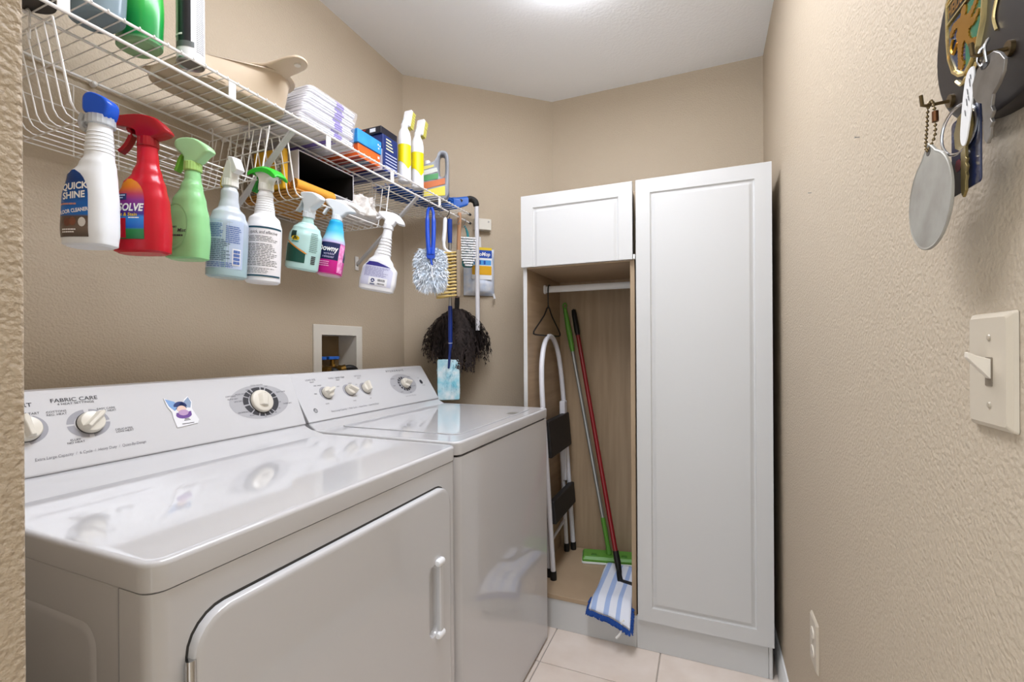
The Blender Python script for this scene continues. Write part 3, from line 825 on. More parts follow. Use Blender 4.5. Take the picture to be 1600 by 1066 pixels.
MB().tube(catmull([(XL - 0.004, 1.346, 1.077), (XL + 0.014, 1.356, 1.074), (XL + 0.022, 1.366, 1.05), (XL + 0.022, 1.372, 0.98), (XL + 0.022, 1.374, 0.6)], 8), 0.0115, 12).build('hose', M_BLACK, hs)
MB().tube([(XL - 0.006, 1.345, 1.0775), (XL + 0.006, 1.351, 1.0765)], 0.0155, 12).build('coupling', M_BRASS, hs)

# ------------------------------------------------------------------ right wall fittings
M_IVORY = mat('ivory_plastic', '#c2b6a3', 0.35)
sw = thing('light_switch', 'ivory toggle light switch plate on the right wall', 'light switch', (XR, 0.55, 1.136))
rw = plane_map((XR, 0, 0), (0, -1, 0), (0, 0, 1), 0.0)      # u = -y, normal -x
def plate(name, y0, y1, z0, z1, parent, m, t=0.0065):
    return MB().loft([[rw(-y, z, 0.0004) for y, z in rrect(y0, y1, z0, z1, 0.003)], [rw(-y, z, t * 0.55) for y, z in rrect(y0 + 0.001, y1 - 0.001, z0 + 0.001, z1 - 0.001, 0.003)],
                      [rw(-y, z, t) for y, z in rrect(y0 + 0.005, y1 - 0.005, z0 + 0.005, z1 - 0.005, 0.003)]]).build(name, m, parent, smooth=20)
plate('cover_plate', 0.514, 0.582, 1.083, 1.187, sw, M_IVORY)
MB().loft([[rw(-y, z, 0.0066) for y, z in rrect(0.5385, 0.5495, 1.1215, 1.147, 0.001)], [rw(-y, z, 0.0071) for y, z in rrect(0.5385, 0.5495, 1.1215, 1.147, 0.001)]]).build('toggle_slot', mat('slot_shadow', '#7b6f5f', 0.6), sw)
MB().loft([[rw(-y, z, 0.0068) for y, z in rrect(0.5397, 0.5483, 1.1275, 1.1455, 0.001)], [rw(-y, z + 0.004, 0.016) for y, z in rrect(0.5405, 0.5475, 1.1345, 1.1445, 0.001)],
           [rw(-y, z + 0.008, 0.0225) for y, z in rrect(0.541, 0.547, 1.1385, 1.144, 0.001)]]).build('toggle', mat('ivory_toggle', '#d9cfc0', 0.3), sw, bevel=0.0008)
for z in (1.1645, 1.1045):
    MB().lathe([(0.0005, -0.0078), (0.0022, -0.0076), (0.003, -0.0066)], (XR, 0.544, z), 12, 'X').build('screw', mat('ivory_screw', '#a89c89', 0.35), sw)
ol = thing('wall_outlet', 'ivory duplex electrical outlet low on the right wall near the baseboard', 'outlet', (XR, 1.305, 0.447))
plate('cover_plate', 1.266, 1.342, 0.389, 0.507, ol, M_IVORY, 0.006)
for z in (0.470, 0.426):
    r_ = MB().loft([[rw(-y, zz, 0.0061) for y, zz in ell(1.304, z, 0.0165, 0.0135, 20)], [rw(-y, zz, 0.0085) for y, zz in ell(1.304, z, 0.0155, 0.0125, 20)]]).build('receptacle', mat('ivory_receptacle', '#d8cebf', 0.35), ol)
    for dy in (-0.006, 0.006):
        MB().add([rw(-(1.304 + dy + a), z + c, 0.0087) for a, c in ((-0.0009, -0.004), (0.0009, -0.004), (0.0009, 0.004), (-0.0009, 0.004))], [(0, 1, 2, 3)]).build('slot', M_BLACK, r_, smooth=0)
MB().lathe([(0.0005, -0.0075), (0.0025, -0.0072), (0.003, -0.0062)], (XR, 1.304, 0.448), 12, 'X').build('screw', MATS['ivory_screw'], ol)
for i, (y, z) in enumerate(((0.94, 1.506), (1.323, 1.53))):
    n_ = thing('nail', 'tiny bare nail in the right wall ' + ('left of the hanging disc' if i == 0 else 'near the cabinet top'), 'nail', (XR, y, z))
    MB().tube([(XR + 0.004, y, z), (XR - 0.006, y, z + 0.001)], 0.0008, 6).build('shank', M_STEEL, n_)
    MB().tube([(XR - 0.006, y, z + 0.001), (XR - 0.0068, y, z + 0.001)], 0.0018, 8).build('head', M_STEEL, n_)

# ------------------------------------------------------------------ wire shelf
def cham_x(y, off):
    """x of the angled wall at depth y, kept clear by off"""
    return CA[0] + (y - CA[1]) * dx_ / dy_ + off
dx_, dy_ = CB[0] - CA[0], CB[1] - CA[1]
SH0, SH1 = 0.206, 1.905
SX0, SX1, SXM = -1.297, -1.003, -1.138
ZS = 1.7745
shelf = thing('wire_shelf', 'white ventilated wire shelf mounted along the left wall', 'shelf', (-1.15, 1.05, 1.735))
wire_mesh = None
k = 0
y = SH0 + 0.012
while y < SH1:
    xb = SX0
    if y > CA[1] - 0.02:
        xb = max(SX0, cham_x(y, 0.012))
    b = MB()
    if xb == SX0 and wire_mesh is not None:
        o = wire_mesh.copy(); C.objects.link(o); o.parent = shelf
        o.location = (0, y - y_first, 0)
    else:
        b.tube([(xb, y, ZS + 0.0035), (SX1 + 0.003, y, ZS + 0.0035), (SX1 + 0.0045, y, ZS - 0.001)], 0.0013, 6)
        o = b.build('cross_wire', M_WIRE, shelf)
        if wire_mesh is None:
            wire_mesh = o; y_first = y
    y += 0.0254
for nm, x, z, r, y1 in (('upper_front_rod', SX1, ZS, 0.0030, SH1), ('lower_front_rod', SX1, 1.7345, 0.0034, SH1), ('middle_rod', SXM, ZS - 0.0005, 0.0028, SH1), ('back_rod', SX0, ZS - 0.0005, 0.0030, CA[1] - 0.012)):
    MB().tube([(x, SH0, z), (x, y1, z)], r, 8).build(nm, M_WIRE, shelf)
for y in (0.434, 0.738, 1.033, 1.328, 1.639):
    MB().box((SX1 - 0.0012, y - 0.0085, 1.734), (SX1 + 0.0012, y + 0.0085, ZS)).build('front_tab', M_WIRE, shelf)
for y in (0.91, 1.49):
    s_ = MB()
    p, q = Vector((SX1, y, 1.738)), Vector((XL + 0.008, y, 1.50))
    t = (q - p).normalized(); u = Vector((0, 1, 0)); v = t.cross(u)
    s_.loft([[c + u * a * 0.0075 + v * e * 0.004 for a, e in ((-1, -1), (1, -1), (1, 1), (-1, 1))] for c in (p, q)])
    st = s_.build('support_strut', M_GREYWIRE, shelf, bevel=0.0015)
    MB().box((XL + 0.0008, y - 0.009, 1.475), (XL + 0.006, y + 0.009, 1.530)).build('wall_foot', M_WIRE, st, bevel=0.002)
    MB().lathe([(0.0035, 0.006), (0.003, 0.0075), (0.0005, 0.008)], (XL, y, 1.493), 10, 'X').build('screw', M_STEEL, st)
for y in (0.30, 0.615, 0.93, 1.245, 1.56):
    MB().lathe([(0.006, 0.0008), (0.0065, 0.006), (0.0055, 0.014), (0.003, 0.016)], (XL, y, ZS - 0.004), 12, 'X').build('wall_clip', M_WIRE, shelf)
# end bracket on the angled wall
en = Vector((dy_, -dx_, 0)).normalized(); et = Vector((dx_, dy_, 0)).normalized()
def cw(s_, off, z):
    """point on the angled wall: s along it from the left-wall corner, off in front of it"""
    p = Vector((CA[0], CA[1], 0)) + et * s_ + en * off
    return (p.x, p.y, z)
br = MB()
br.add([cw(s_, o_, z) for z in (1.735, 1.790) for s_, o_ in ((0.335, 0.001), (0.420, 0.001), (0.420, 0.034), (0.335, 0.034))],
       [(0, 3, 2, 1), (4, 5, 6, 7), (0, 1, 5, 4), (1, 2, 6, 5), (2, 3, 7, 6), (3, 0, 4, 7)])
br.build('end_bracket', M_OFFW, shelf, bevel=0.003)
for sx in (0.35, 0.405):
    MB().tube([cw(sx, 0.034, 1.775), cw(sx, 0.037, 1.775)], 0.004, 10).build('bracket_screw', M_STEEL, shelf)
for z in (ZS, 1.7345):
    MB().tube([(SX1, SH1 - 0.012, z), (SX1, SH1 + 0.004, z)], 0.0055, 10).build('rod_end_cap', M_BLACK, shelf)

# ------------------------------------------------------------------ hanging wire baskets
def basket(y0, y1, label):
    k_ = thing('hanging_basket', label, 'basket', (-1.165, (y0 + y1) / 2, 1.585), 'wire baskets under the shelf')
    ZF, ZT, X0, X1, tp = 1.586, 1.742, -1.283, -1.05, 0.028
    n = 9
    for i in range(n):
        x = X1 + (X0 - X1) * i / (n - 1)
        pts = [(x, y0 - tp, ZT), (x, y0 - 0.003, ZF + 0.018), (x, y0 + 0.003, ZF + 0.006), (x, y0 + 0.014, ZF), (x, y1 - 0.014, ZF), (x, y1 - 0.003, ZF + 0.006), (x, y1 + 0.003, ZF + 0.018), (x, y1 + tp, ZT)]
        MB().tube(pts, 0.0021 if i == 0 else 0.0014, 6).build('basket_wire', M_WIRE, k_)
    for yy, z in ((y0 - tp, ZT), (y1 + tp, ZT), (y0 - tp * 0.5, (ZF + ZT) / 2 + 0.01), (y1 + tp * 0.5, (ZF + ZT) / 2 + 0.01)):
        MB().tube([(X0, yy, z), (X1, yy, z)], 0.0016, 6).build('side_rod', M_WIRE, k_)
    m_ = 5
    for i in range(m_):
        yy = y0 + 0.02 + (y1 - y0 - 0.04) * i / (m_ - 1)
        MB().tube([(X1, yy, ZF - 0.002), (X0, yy, ZF - 0.002), (X0 - 0.002, yy, ZF + 0.006), (X0 - 0.002, yy, ZT)], 0.0014, 6).build('floor_rod', M_WIRE, k_)
    for z in (ZF + 0.05, ZF + 0.10, ZT):
        MB().tube([(X0, y0 - tp * (z - ZF) / (ZT - ZF), z), (X0, y1 + tp * (z - ZF) / (ZT - ZF), z)], 0.0014, 6).build('back_rod', M_WIRE, k_)
    for yy in (y0 - tp, y1 + tp):
        for x in (SXM + 0.012, X0 + 0.012):
            MB().tube([(x, yy, ZT - 0.02), (x, yy, ZT), (x, yy, ZS - 0.002), (x - 0.004, yy, ZS + 0.0025), (x - 0.012, yy, ZS + 0.0030), (x - 0.018, yy, ZS - 0.001)], 0.0019, 6).build('hook', M_WIRE, k_)
    return k_
basket(0.467, 0.848, 'white wire basket hanging under the left part of the shelf, empty')
basket(0.958, 1.345, 'white wire basket hanging under the middle of the shelf, filled with cloths')

# ------------------------------------------------------------------ spray bottles
def sring(xc, rx, ry, n, z, N=44):
    out = []
    for k in range(N):
        a = 2 * PI * k / N
        c, s = math.cos(a), math.sin(a)
        out.append((xc + rx * abs(c) ** (2 / n) * (1 if c >= 0 else -1), ry * abs(s) ** (2 / n) * (1 if s >= 0 else -1), z))
    return out

class Bottle:
    """lofted plastic bottle; prof rows are (z, front x, back x, half thickness, roundness)"""
    def __init__(s, prof, sub=5):
        P = [Vector((p[0], p[1], p[2])) for p in prof]
        rows = []
        for i in range(len(prof) - 1):
            for k in range(sub):
                t = k / sub
                tt = t * t * (3 - 2 * t)
                a, b_ = prof[i], prof[i + 1]
                rows.append([a[0] + (b_[0] - a[0]) * t] + [a[j] + (b_[j] - a[j]) * tt for j in range(1, 5)])
        rows.append(list(prof[-1]))
        s.rows = rows
    def at(s, z):
        R = s.rows
        if z <= R[0][0]: return R[0]
        for a, b_ in zip(R, R[1:]):
            if z <= b_[0]:
                t = (z - a[0]) / max(b_[0] - a[0], 1e-9)
                return [a[j] + (b_[j] - a[j]) * t for j in range(5)]
        return R[-1]
    def mesh(s, grow=0.0, z0=None, z1=None):
        b = MB()
        rows = [r for r in s.rows if (z0 is None or r[0] >= z0) and (z1 is None or r[0] <= z1)]
        b.loft([sring((r[1] + r[2]) / 2, (r[2] - r[1]) / 2 + grow, r[3] + grow, r[4], r[0]) for r in rows])
        return b
    def flatface(s, x, z, d=0.0):
        """point on the side that faces -y"""
        r = s.at(z); xc, rx = (r[1] + r[2]) / 2, (r[2] - r[1]) / 2
        q = min(0.985, abs((x - xc) / rx))
        return (x, -r[3] * (1 - q ** r[4]) ** (1 / r[4]) - d, z)
    def roundface(s, arc, z, d=0.0, phi0=0.8):
        r = s.at(z); xc, R_ = (r[1] + r[2]) / 2, r[3]
        a = phi0 + arc / R_
        return (xc + (R_ + d) * math.sin(a), -(R_ + d) * math.cos(a), z)

def patch(fn, u0, u1, v0, v1, d=0.0006, nu=14, nv=16, shape=None):
    """label sheet lying on a surface; shape(v in 0..1) gives the (left, right) limits in 0..1"""
    b = MB(); V = []
    for j in range(nv + 1):
        t = j / nv; z = v0 + (v1 - v0) * t
        l, r = shape(t) if shape else (0, 1)
        for i in range(nu + 1):
            q = l + (r - l) * i / nu
            V.append(fn(u0 + (u1 - u0) * q, z, d))
    F = [(j * (nu + 1) + i, j * (nu + 1) + i + 1, (j + 1) * (nu + 1) + i + 1, (j + 1) * (nu + 1) + i) for j in range(nv) for i in range(nu)]
    return b.add(V, F)

def print_text(fn, body, size, u, v, m, parent, d=0.0011, rot=0.0, **k):
    vs, fs = text2d(body, size, **k)
    c, s = math.cos(rot), math.sin(rot)
    return MB().add([fn(u + x * c - y * s, v + x * s + y * c, d) for x, y in vs], fs).build('lettering', m, parent, local=True, smooth=0)

def print_lines(fn, u0, u1, v0, v1, n, m, parent, d=0.0010, fill=0.5, ragged=0.25, words=5):
    """rows of fine print too small to read, as rows of short dashes; one printed part"""
    b = MB()
    rnd = random.Random(int(abs(u0 * 1e5)) + n)
    for i in range(n):
        z = v1 - (v1 - v0) * (i + 0.5) / n
        h = (v1 - v0) / n * fill * 0.5
        end = u1 - (u1 - u0) * rnd.uniform(0, ragged)
        u = u0
        while u < end - 1e-4:
            w_ = (u1 - u0) / words * rnd.uniform(0.4, 1.2)
            e = min(u + w_, end)
            mid = (u + e) / 2
            b.add([fn(u, z - h, d), fn(mid, z - h, d), fn(e, z - h, d), fn(e, z + h, d), fn(mid, z + h, d), fn(u, z + h, d)], [(0, 1, 4, 5), (1, 2, 3, 4)])
            u = e + (u1 - u0) * 0.02
    return b.build('fine_print', m, parent, local=True, smooth=0)

def head(parent, nx, z, poly, th, m, lever=None, lm=None, collar=(0.015, 0.018), cm=None, nozzle=None, nm=None, bev=0.006, taper=0.75):
    """trigger sprayer: collar, shaped head extruded sideways, lever and nozzle"""
    r, h = collar
    rib = []
    b = MB()
    for zz, k_ in ((z - h, 1.0), (z - h * 0.92, 1.06), (z - h * 0.08, 1.03), (z, 0.9)):
        rib.append([(nx + r * k_ * (1 + (0.035 if q % 2 else 0)) * math.cos(2 * PI * q / 40), r * k_ * (1 + (0.035 if q % 2 else 0)) * math.sin(2 * PI * q / 40), zz) for q in range(40)])
    b.loft(rib).build('collar', cm or m, parent, local=True, smooth=25)
    P = [(v.x, v.y) for v in catmull([(p[0], p[1], 0) for p in poly], 4, True)]
    hb = MB()
    cx_ = sum(p[0] for p in P) / len(P); cz_ = sum(p[1] for p in P) / len(P)
    rings = []
    for q, sc in ((-1, 0.72), (-0.86, 0.90), (-0.55, 1.0), (0.55, 1.0), (0.86, 0.90), (1, 0.72)):
        rings.append([(nx + cx_ + (u - cx_) * sc, q * th / 2, z + cz_ + (v - cz_) * (0.5 + 0.5 * sc)) for u, v in P])
    hb.loft(rings)
    ho = hb.build('sprayer_head', m, parent, local=True, smooth=50)
    if lever:
        L_ = [(v.x, v.y) for v in catmull([(p[0], p[1], 0) for p in lever], 4)]
        lb = MB()
        rr = []
        for i, (u, v) in enumerate(L_):
            w_ = th * 0.30; t_ = 0.0035
            a = L_[min(i + 1, len(L_) - 1)]; c = L_[max(i - 1, 0)]
            tx, tz = a[0] - c[0], a[1] - c[1]; l_ = math.hypot(tx, tz) or 1
            nx_, nz_ = -tz / l_, tx / l_
            rr.append([(nx + u + nx_ * t_, -w_, z + v + nz_ * t_), (nx + u + nx_ * t_, w_, z + v + nz_ * t_), (nx + u - nx_ * t_, w_, z + v - nz_ * t_), (nx + u - nx_ * t_, -w_, z + v - nz_ * t_)])
        lb.loft(rr).build('trigger', lm or m, parent, local=True, smooth=40, bevel=0.0015)
    if nozzle:
        u, v, r_, l_ = nozzle
        MB().tube([(nx + u + 0.004, 0, z + v), (nx + u - l_, 0, z + v)], r_, 12).build('nozzle', nm or m, parent, local=True)
    return ho

def bottle_thing(label, X, Y, zb, tilt, group='spray bottles hung on the wire baskets', rz=0):
    return thing('spray_bottle', label, 'spray bottle', (X, Y, zb), group, (0, math.radians(tilt), math.radians(rz)))

# 1 white floor cleaner with a blue cap
t = bottle_thing('white spray bottle with a blue cap and blue front label, leftmost in the row', -1.032, 0.492, 1.346, 0, rz=24)
B = Bottle([(0.0, -0.044, 0.024, 0.022, 3.0), (0.004, -0.050, 0.030, 0.027, 3.2), (0.03, -0.051, 0.032, 0.029, 3.2), (0.085, -0.049, 0.032, 0.029, 3.0), (0.125, -0.040, 0.030, 0.029, 2.6), (0.148, -0.022, 0.030, 0.025, 2.3), (0.165, -0.014, 0.028, 0.0215, 2.1), (0.232, -0.008, 0.026, 0.0175, 2.0)])
B.mesh().build('body', M_FROST, t, local=True, smooth=60)
M_L1 = ramp_mat('floor_cleaner_label', 'Z', [(0.012, '#4f453e'), (0.030, '#77665a'), (0.050, '#5b4a40'), (0.054, '#1e6fc4'), (0.075, '#1460b4'), (0.115, '#0c3a7c'), (0.14, '#0d3f86')], 0.25, const=False)
arch = lambda t_: ((0.0, 1.0) if t_ < 0.62 else (0.5 - 0.5 * math.sqrt(max(0.02, 1 - ((t_ - 0.62) / 0.38) ** 2)), 0.5 + 0.5 * math.sqrt(max(0.02, 1 - ((t_ - 0.62) / 0.38) ** 2))))
patch(B.flatface, -0.046, 0.010, 0.014, 0.134, shape=arch).build('label', M_L1, t, local=True)
M_WP = mat('white_print', '#f2f2f0', 0.4)
print_text(B.flatface, 'QUICK', 0.0165, -0.014, 0.103, M_WP, t, align='CENTER', bold=0.03, shear=0.12, rot=0.1, sx=0.9)
print_text(B.flatface, 'SHINE', 0.0165, -0.015, 0.087, M_WP, t, align='CENTER', bold=0.03, shear=0.12, rot=0.1, sx=0.9)
print_text(B.flatface, 'FLOOR CLEANER', 0.0092, -0.016, 0.0595, M_WP, t, align='CENTER', bold=0.03, rot=0.14, sx=0.75)
print_lines(B.flatface, -0.046, -0.008, 0.069, 0.075, 1, mat('salmon_print', '#c98d7e', 0.5), t, words=3)
for u, v, r_, c in ((-0.026, 0.040, 0.006, '#6a3d2c'), (-0.016, 0.041, 0.006, '#7c4a34'), (0.000, 0.040, 0.0065, '#d9d6d2')):
    MB().add([B.flatface(u + r_ * math.cos(a), v + 1.3 * r_ * math.sin(a), 0.0009) for a in [2 * PI * k / 12 for k in range(12)]], [tuple(range(12))]).build('printed_oval', mat('print' + c, c, 0.4), t, local=True, smooth=0)
print_lines(B.flatface, -0.036, -0.010, 0.020, 0.029, 2, M_WP, t, words=4)
for z in (0.172, 0.179, 0.186, 0.193, 0.200, 0.207):
    r = B.at(z)
    MB().loft([sring((r[1] + r[2]) / 2, (r[2] - r[1]) / 2 + e, r[3] + e, 2.1, z + q) for q, e in ((-0.0018, -0.0003), (0, 0.0009), (0.0018, -0.0003))]).build('grip_rib', M_FROST, t, local=True)
M_CLR = mat('clear_plastic', '#e4e9ec', 0.15, trans=0.55, ior=1.35)
head(t, 0.009, 0.240, [(-0.022, 0.006), (-0.024, 0.018), (-0.022, 0.034), (-0.010, 0.041), (0.010, 0.035), (0.024, 0.025), (0.026, 0.012), (0.018, -0.008), (0.004, -0.004), (-0.010, 0.0)], 0.030, mat('blue_cap', '#1552c6', 0.25, spec=0.5),
     lever=[(-0.026, 0.004), (-0.031, -0.008), (-0.028, -0.022), (-0.020, -0.028)], lm=M_CLR, collar=(0.0205, 0.018), cm=M_CLR)

# 2 red stain remover
t = bottle_thing('red spray bottle with a rainbow label hanging beside the blue-capped bottle', -1.034, 0.572, 1.349, 0, rz=26)
B = Bottle([(0.0, -0.044, 0.040, 0.022, 2.8), (0.004, -0.050, 0.046, 0.028, 3.0), (0.05, -0.051, 0.047, 0.030, 3.0), (0.10, -0.047, 0.044, 0.029, 2.8), (0.135, -0.034, 0.038, 0.026, 2.5), (0.158, -0.018, 0.032, 0.021, 2.2), (0.180, -0.010, 0.027, 0.0175, 2.0), (0.212, -0.010, 0.025, 0.0150, 2.0)])
M_REDB = mat('red_bottle_plastic', '#c01228', 0.26, spec=0.5, sss=0.1)
B.mesh().build('body', M_REDB, t, local=True, smooth=60)
M_L2 = ramp_mat('stain_remover_label', 'Z', [(0.022, '#1d6b3a'), (0.042, '#2a8a4a'), (0.046, '#1a62c0'), (0.066, '#2f86d8'), (0.072, '#3a2a8c'), (0.100, '#8c2b86'), (0.112, '#b8374f'), (0.125, '#d9741c'), (0.142, '#e0921c')], 0.25, const=False)
patch(B.flatface, -0.040, 0.020, 0.024, 0.142, shape=arch).build('label', M_L2, t, local=True)
patch(B.flatface, -0.042, -0.013, 0.026, 0.064, 0.0009).build('red_field', M_REDB, t, local=True)
print_text(B.flatface, 'RESOLVE', 0.0200, 0.0175, 0.0845, M_WP, t, align='RIGHT', bold=0.035, shear=0.2, sx=0.80)
print_text(B.flatface, 'Spot & Stain', 0.0090, 0.008, 0.0710, mat('yellow_print', '#e8c31e', 0.4), t, align='RIGHT', bold=0.02, shear=0.1)
print_lines(B.flatface, -0.008, 0.012, 0.063, 0.067, 1, M_WP, t, words=3)
patch(B.flatface, -0.038, -0.012, 0.0995, 0.1120, 0.0010).build('navy_flag', MATS['navy_print'], t, local=True)
print_lines(B.flatface, -0.036, -0.014, 0.1010, 0.1110, 2, mat('pale_print', '#b9cfe6', 0.4), t, d=0.0014, words=3)
print_lines(B.flatface, -0.040, -0.026, 0.032, 0.056, 3, M_WP, t, d=0.0014, words=2)
M_DRED = mat('dark_red_plastic', '#9c0f1c', 0.25)
head(t, 0.0085, 0.232, [(-0.012, -0.004), (-0.018, 0.010), (-0.040, 0.018), (-0.072, 0.022), (-0.072, 0.034), (-0.050, 0.041), (-0.010, 0.044), (0.022, 0.036), (0.044, 0.014), (0.042, 0.004), (0.014, -0.004)], 0.026, M_DRED,
     lever=[(-0.034, 0.018), (-0.030, 0.002), (-0.040, -0.018), (-0.052, -0.030)], collar=(0.0168, 0.020), nozzle=(-0.070, 0.028, 0.008, 0.006))

# 3 green fabric mist
t = bottle_thing('pale green translucent spray bottle hanging beside the red one', -1.034, 0.660, 1.352, 2, rz=18)
B = Bottle([(0.0, -0.038, 0.030, 0.020, 2.8), (0.004, -0.046, 0.037, 0.026, 3.0), (0.05, -0.050, 0.039, 0.029, 2.8), (0.09, -0.048, 0.036, 0.028, 2.6), (0.125, -0.036, 0.029, 0.025, 2.4), (0.155, -0.020, 0.022, 0.020, 2.2), (0.175, -0.013, 0.018, 0.0165, 2.0), (0.196, -0.012, 0.016, 0.0140, 2.0)])
M_GRNB = mat('pale_green_plastic', '#93cf92', 0.25, spec=0.5, sss=0.3)
B.mesh().build('body', M_GRNB, t, local=True, smooth=60)
o_ = MB().add([B.flatface(-0.014 + 0.030 * math.cos(a), 0.068 + 0.048 * math.sin(a), 0.0007) for a in [2 * PI * k / 28 for k in range(28)]], [tuple(range(28))]).build('label', mat('green_label', '#8cc98d', 0.35), t, local=True, smooth=0)
print_text(B.flatface, 'Mist', 0.0105, 0.004, 0.058, M_DARK, t, align='CENTER', bold=0.02, shear=0.15)
print_text(B.flatface, 'Linen', 0.0085, -0.016, 0.066, M_DARK, t, align='CENTER', bold=0.02, shear=0.15)
print_lines(B.flatface, -0.020, 0.012, 0.044, 0.051, 1, M_DARK, t, words=3)
head(t, 0.002, 0.212, [(-0.012, -0.004), (-0.015, 0.010), (-0.034, 0.028), (-0.038, 0.042), (-0.026, 0.050), (0.006, 0.050), (0.034, 0.036), (0.046, 0.022), (0.036, 0.014), (0.014, -0.004)], 0.026, mat('mint_plastic', '#a9dba4', 0.3, sss=0.2),
     lever=[(-0.018, 0.016), (-0.026, 0.006), (-0.032, -0.012), (-0.036, -0.020)], lm=mat('leaf_green_plastic', '#76bf3f', 0.35), collar=(0.0160, 0.020), cm=mat('lime_plastic', '#a9d77c', 0.35))

# 4 clear bottle, back label turned out
t = bottle_thing('clear spray bottle with bluish fine-print back label beside the green bottle', -1.046, 0.752, 1.326, 4)
B = Bottle([(0.0, -0.036, 0.036, 0.036, 2.0), (0.005, -0.0415, 0.0415, 0.0415, 2.1), (0.07, -0.0420, 0.0420, 0.0420, 2.1), (0.125, -0.0415, 0.0415, 0.0415, 2.1), (0.150, -0.034, 0.034, 0.034, 2.0), (0.166, -0.022, 0.022, 0.022, 2.0), (0.185, -0.0185, 0.0185, 0.0185, 2.0), (0.200, -0.0185, 0.0185, 0.0185, 2.0), (0.214, -0.014, 0.014, 0.014, 2.0)])
M_CLB = ramp_mat('clear_blue_bottle', 'Z', [(0.0, '#b9d6da'), (0.04, '#b5cfdd'), (0.12, '#c2d0e2'), (0.15, '#d4dde8'), (0.22, '#dbe2ea')], 0.2, const=False)
M_CLB.node_tree.nodes['Principled BSDF'].inputs['Transmission Weight'].default_value = 0.25
B.mesh().build('body', M_CLB, t, local=True, smooth=60)
patch(B.roundface, -0.052, 0.040, 0.020, 0.130, nu=24).build('label', mat('bluish_label', '#b3c2db', 0.3), t, local=True)
M_BLUP = mat('blue_fine_print', '#5570ad', 0.5)
print_lines(B.roundface, -0.040, -0.002, 0.090, 0.122, 8, M_BLUP, t, words=4)
print_lines(B.roundface, 0.002, 0.034, 0.078, 0.118, 9, M_BLUP, t, words=4)
print_lines(B.roundface, -0.042, 0.012, 0.036, 0.086, 12, mat('slate_fine_print', '#5a6c85', 0.5), t, words=6)
print_lines(B.roundface, -0.042, 0.034, 0.022, 0.034, 3, M_BLUP, t, words=7)
patch(B.roundface, 0.016, 0.034, 0.028, 0.066, 0.0012).build('barcode_field', M_WHITEP, t, local=True)
print_lines(B.roundface, 0.018, 0.032, 0.030, 0.064, 4, M_BLUP, t, d=0.0016, fill=0.8, ragged=0.0, words=1)
M_WPT = mat('white_sprayer_plastic', '#e9e9e4', 0.28, sss=0.1)
head(t, 0.0, 0.232, [(-0.013, -0.004), (-0.014, 0.012), (-0.009, 0.026), (0.0, 0.040), (0.010, 0.044), (0.018, 0.030), (0.016, 0.010), (0.014, -0.004)], 0.024, M_WPT,
     lever=[(-0.012, 0.010), (-0.020, 0.002), (-0.022, -0.010), (-0.020, -0.018)], lm=mat('yellow_plastic', '#e2c61c', 0.35), collar=(0.0165, 0.018), nozzle=(-0.010, 0.022, 0.008, 0.006), nm=MATS['yellow_plastic'])

MB().loft([[(u, q, 0.232 + v) for u, v in ((0.000, 0.052), (0.020, 0.048), (0.036, 0.018), (0.020, 0.010), (0.008, 0.026))] for q in (-0.011, 0.011)]).build('nozzle_guard', M_WHITEP, t, local=True, smooth=30, bevel=0.003)

# 5 white bottle with green trigger
t = bottle_thing('white spray bottle with a bright green trigger hood and printed back label', -1.042, 0.846, 1.325, 3)
B = Bottle([(0.0, -0.036, 0.036, 0.036, 2.0), (0.005, -0.0405, 0.0405, 0.0405, 2.0), (0.07, -0.0410, 0.0410, 0.0410, 2.0), (0.138, -0.0410, 0.0410, 0.0410, 2.0), (0.160, -0.036, 0.036, 0.036, 2.0), (0.176, -0.0235, 0.0235, 0.0235, 2.0), (0.222, -0.0180, 0.0180, 0.0180, 2.0), (0.236, -0.014, 0.014, 0.014, 2.0)])
B.mesh().build('body', M_WHITEP, t, local=True, smooth=60)
patch(B.roundface, -0.060, 0.050, 0.014, 0.138, nu=26).build('label', mat('paper_white_label', '#e6e4e6', 0.4), t, local=True)
M_TEAL = mat('dark_teal_print', '#1d4a5c', 0.45)
patch(B.roundface, -0.060, 0.050, 0.133, 0.1375, 0.0010, nu=26, nv=2).build('teal_band', M_TEAL, t, local=True)
patch(B.roundface, -0.060, 0.050, 0.0145, 0.0185, 0.0010, nu=26, nv=2).build('teal_band', M_TEAL, t, local=True)
print_text(B.roundface, 'Safe, quick, and effective', 0.0115, -0.006, 0.1235, M_DARK, t, align='CENTER', shear=0.25, sx=0.72)
print_lines(B.roundface, -0.045, 0.038, 0.100, 0.115, 4, M_DARK, t, words=6, fill=0.32)
print_lines(B.roundface, -0.046, 0.038, 0.040, 0.096, 14, M_DARK, t, words=9, fill=0.34)
print_lines(B.roundface, -0.046, 0.030, 0.022, 0.036, 4, M_MIDP, t, words=9, fill=0.34)
for z in (0.182, 0.188, 0.194, 0.200, 0.206, 0.212, 0.218):
    r = B.at(z)
    MB().loft([sring(0, r[3] + e, r[3] + e, 2, z + q) for q, e in ((-0.0018, -0.0003), (0, 0.0009), (0.0018, -0.0003))]).build('grip_rib', M_WHITEP, t, local=True)
M_GRNT = mat('bright_green_plastic', '#35c234', 0.25)
head(t, 0.002, 0.252, [(-0.012, -0.004), (-0.016, 0.012), (-0.030, 0.026), (-0.028, 0.034), (0.0, 0.036), (0.028, 0.028), (0.034, 0.016), (0.020, 0.008), (0.014, -0.004)], 0.026, M_WPT,
     lever=[(-0.022, 0.020), (-0.026, 0.006), (-0.036, -0.010), (-0.040, -0.018)], lm=mat('deep_green_plastic', '#1f8a2a', 0.3), collar=(0.0165, 0.018))
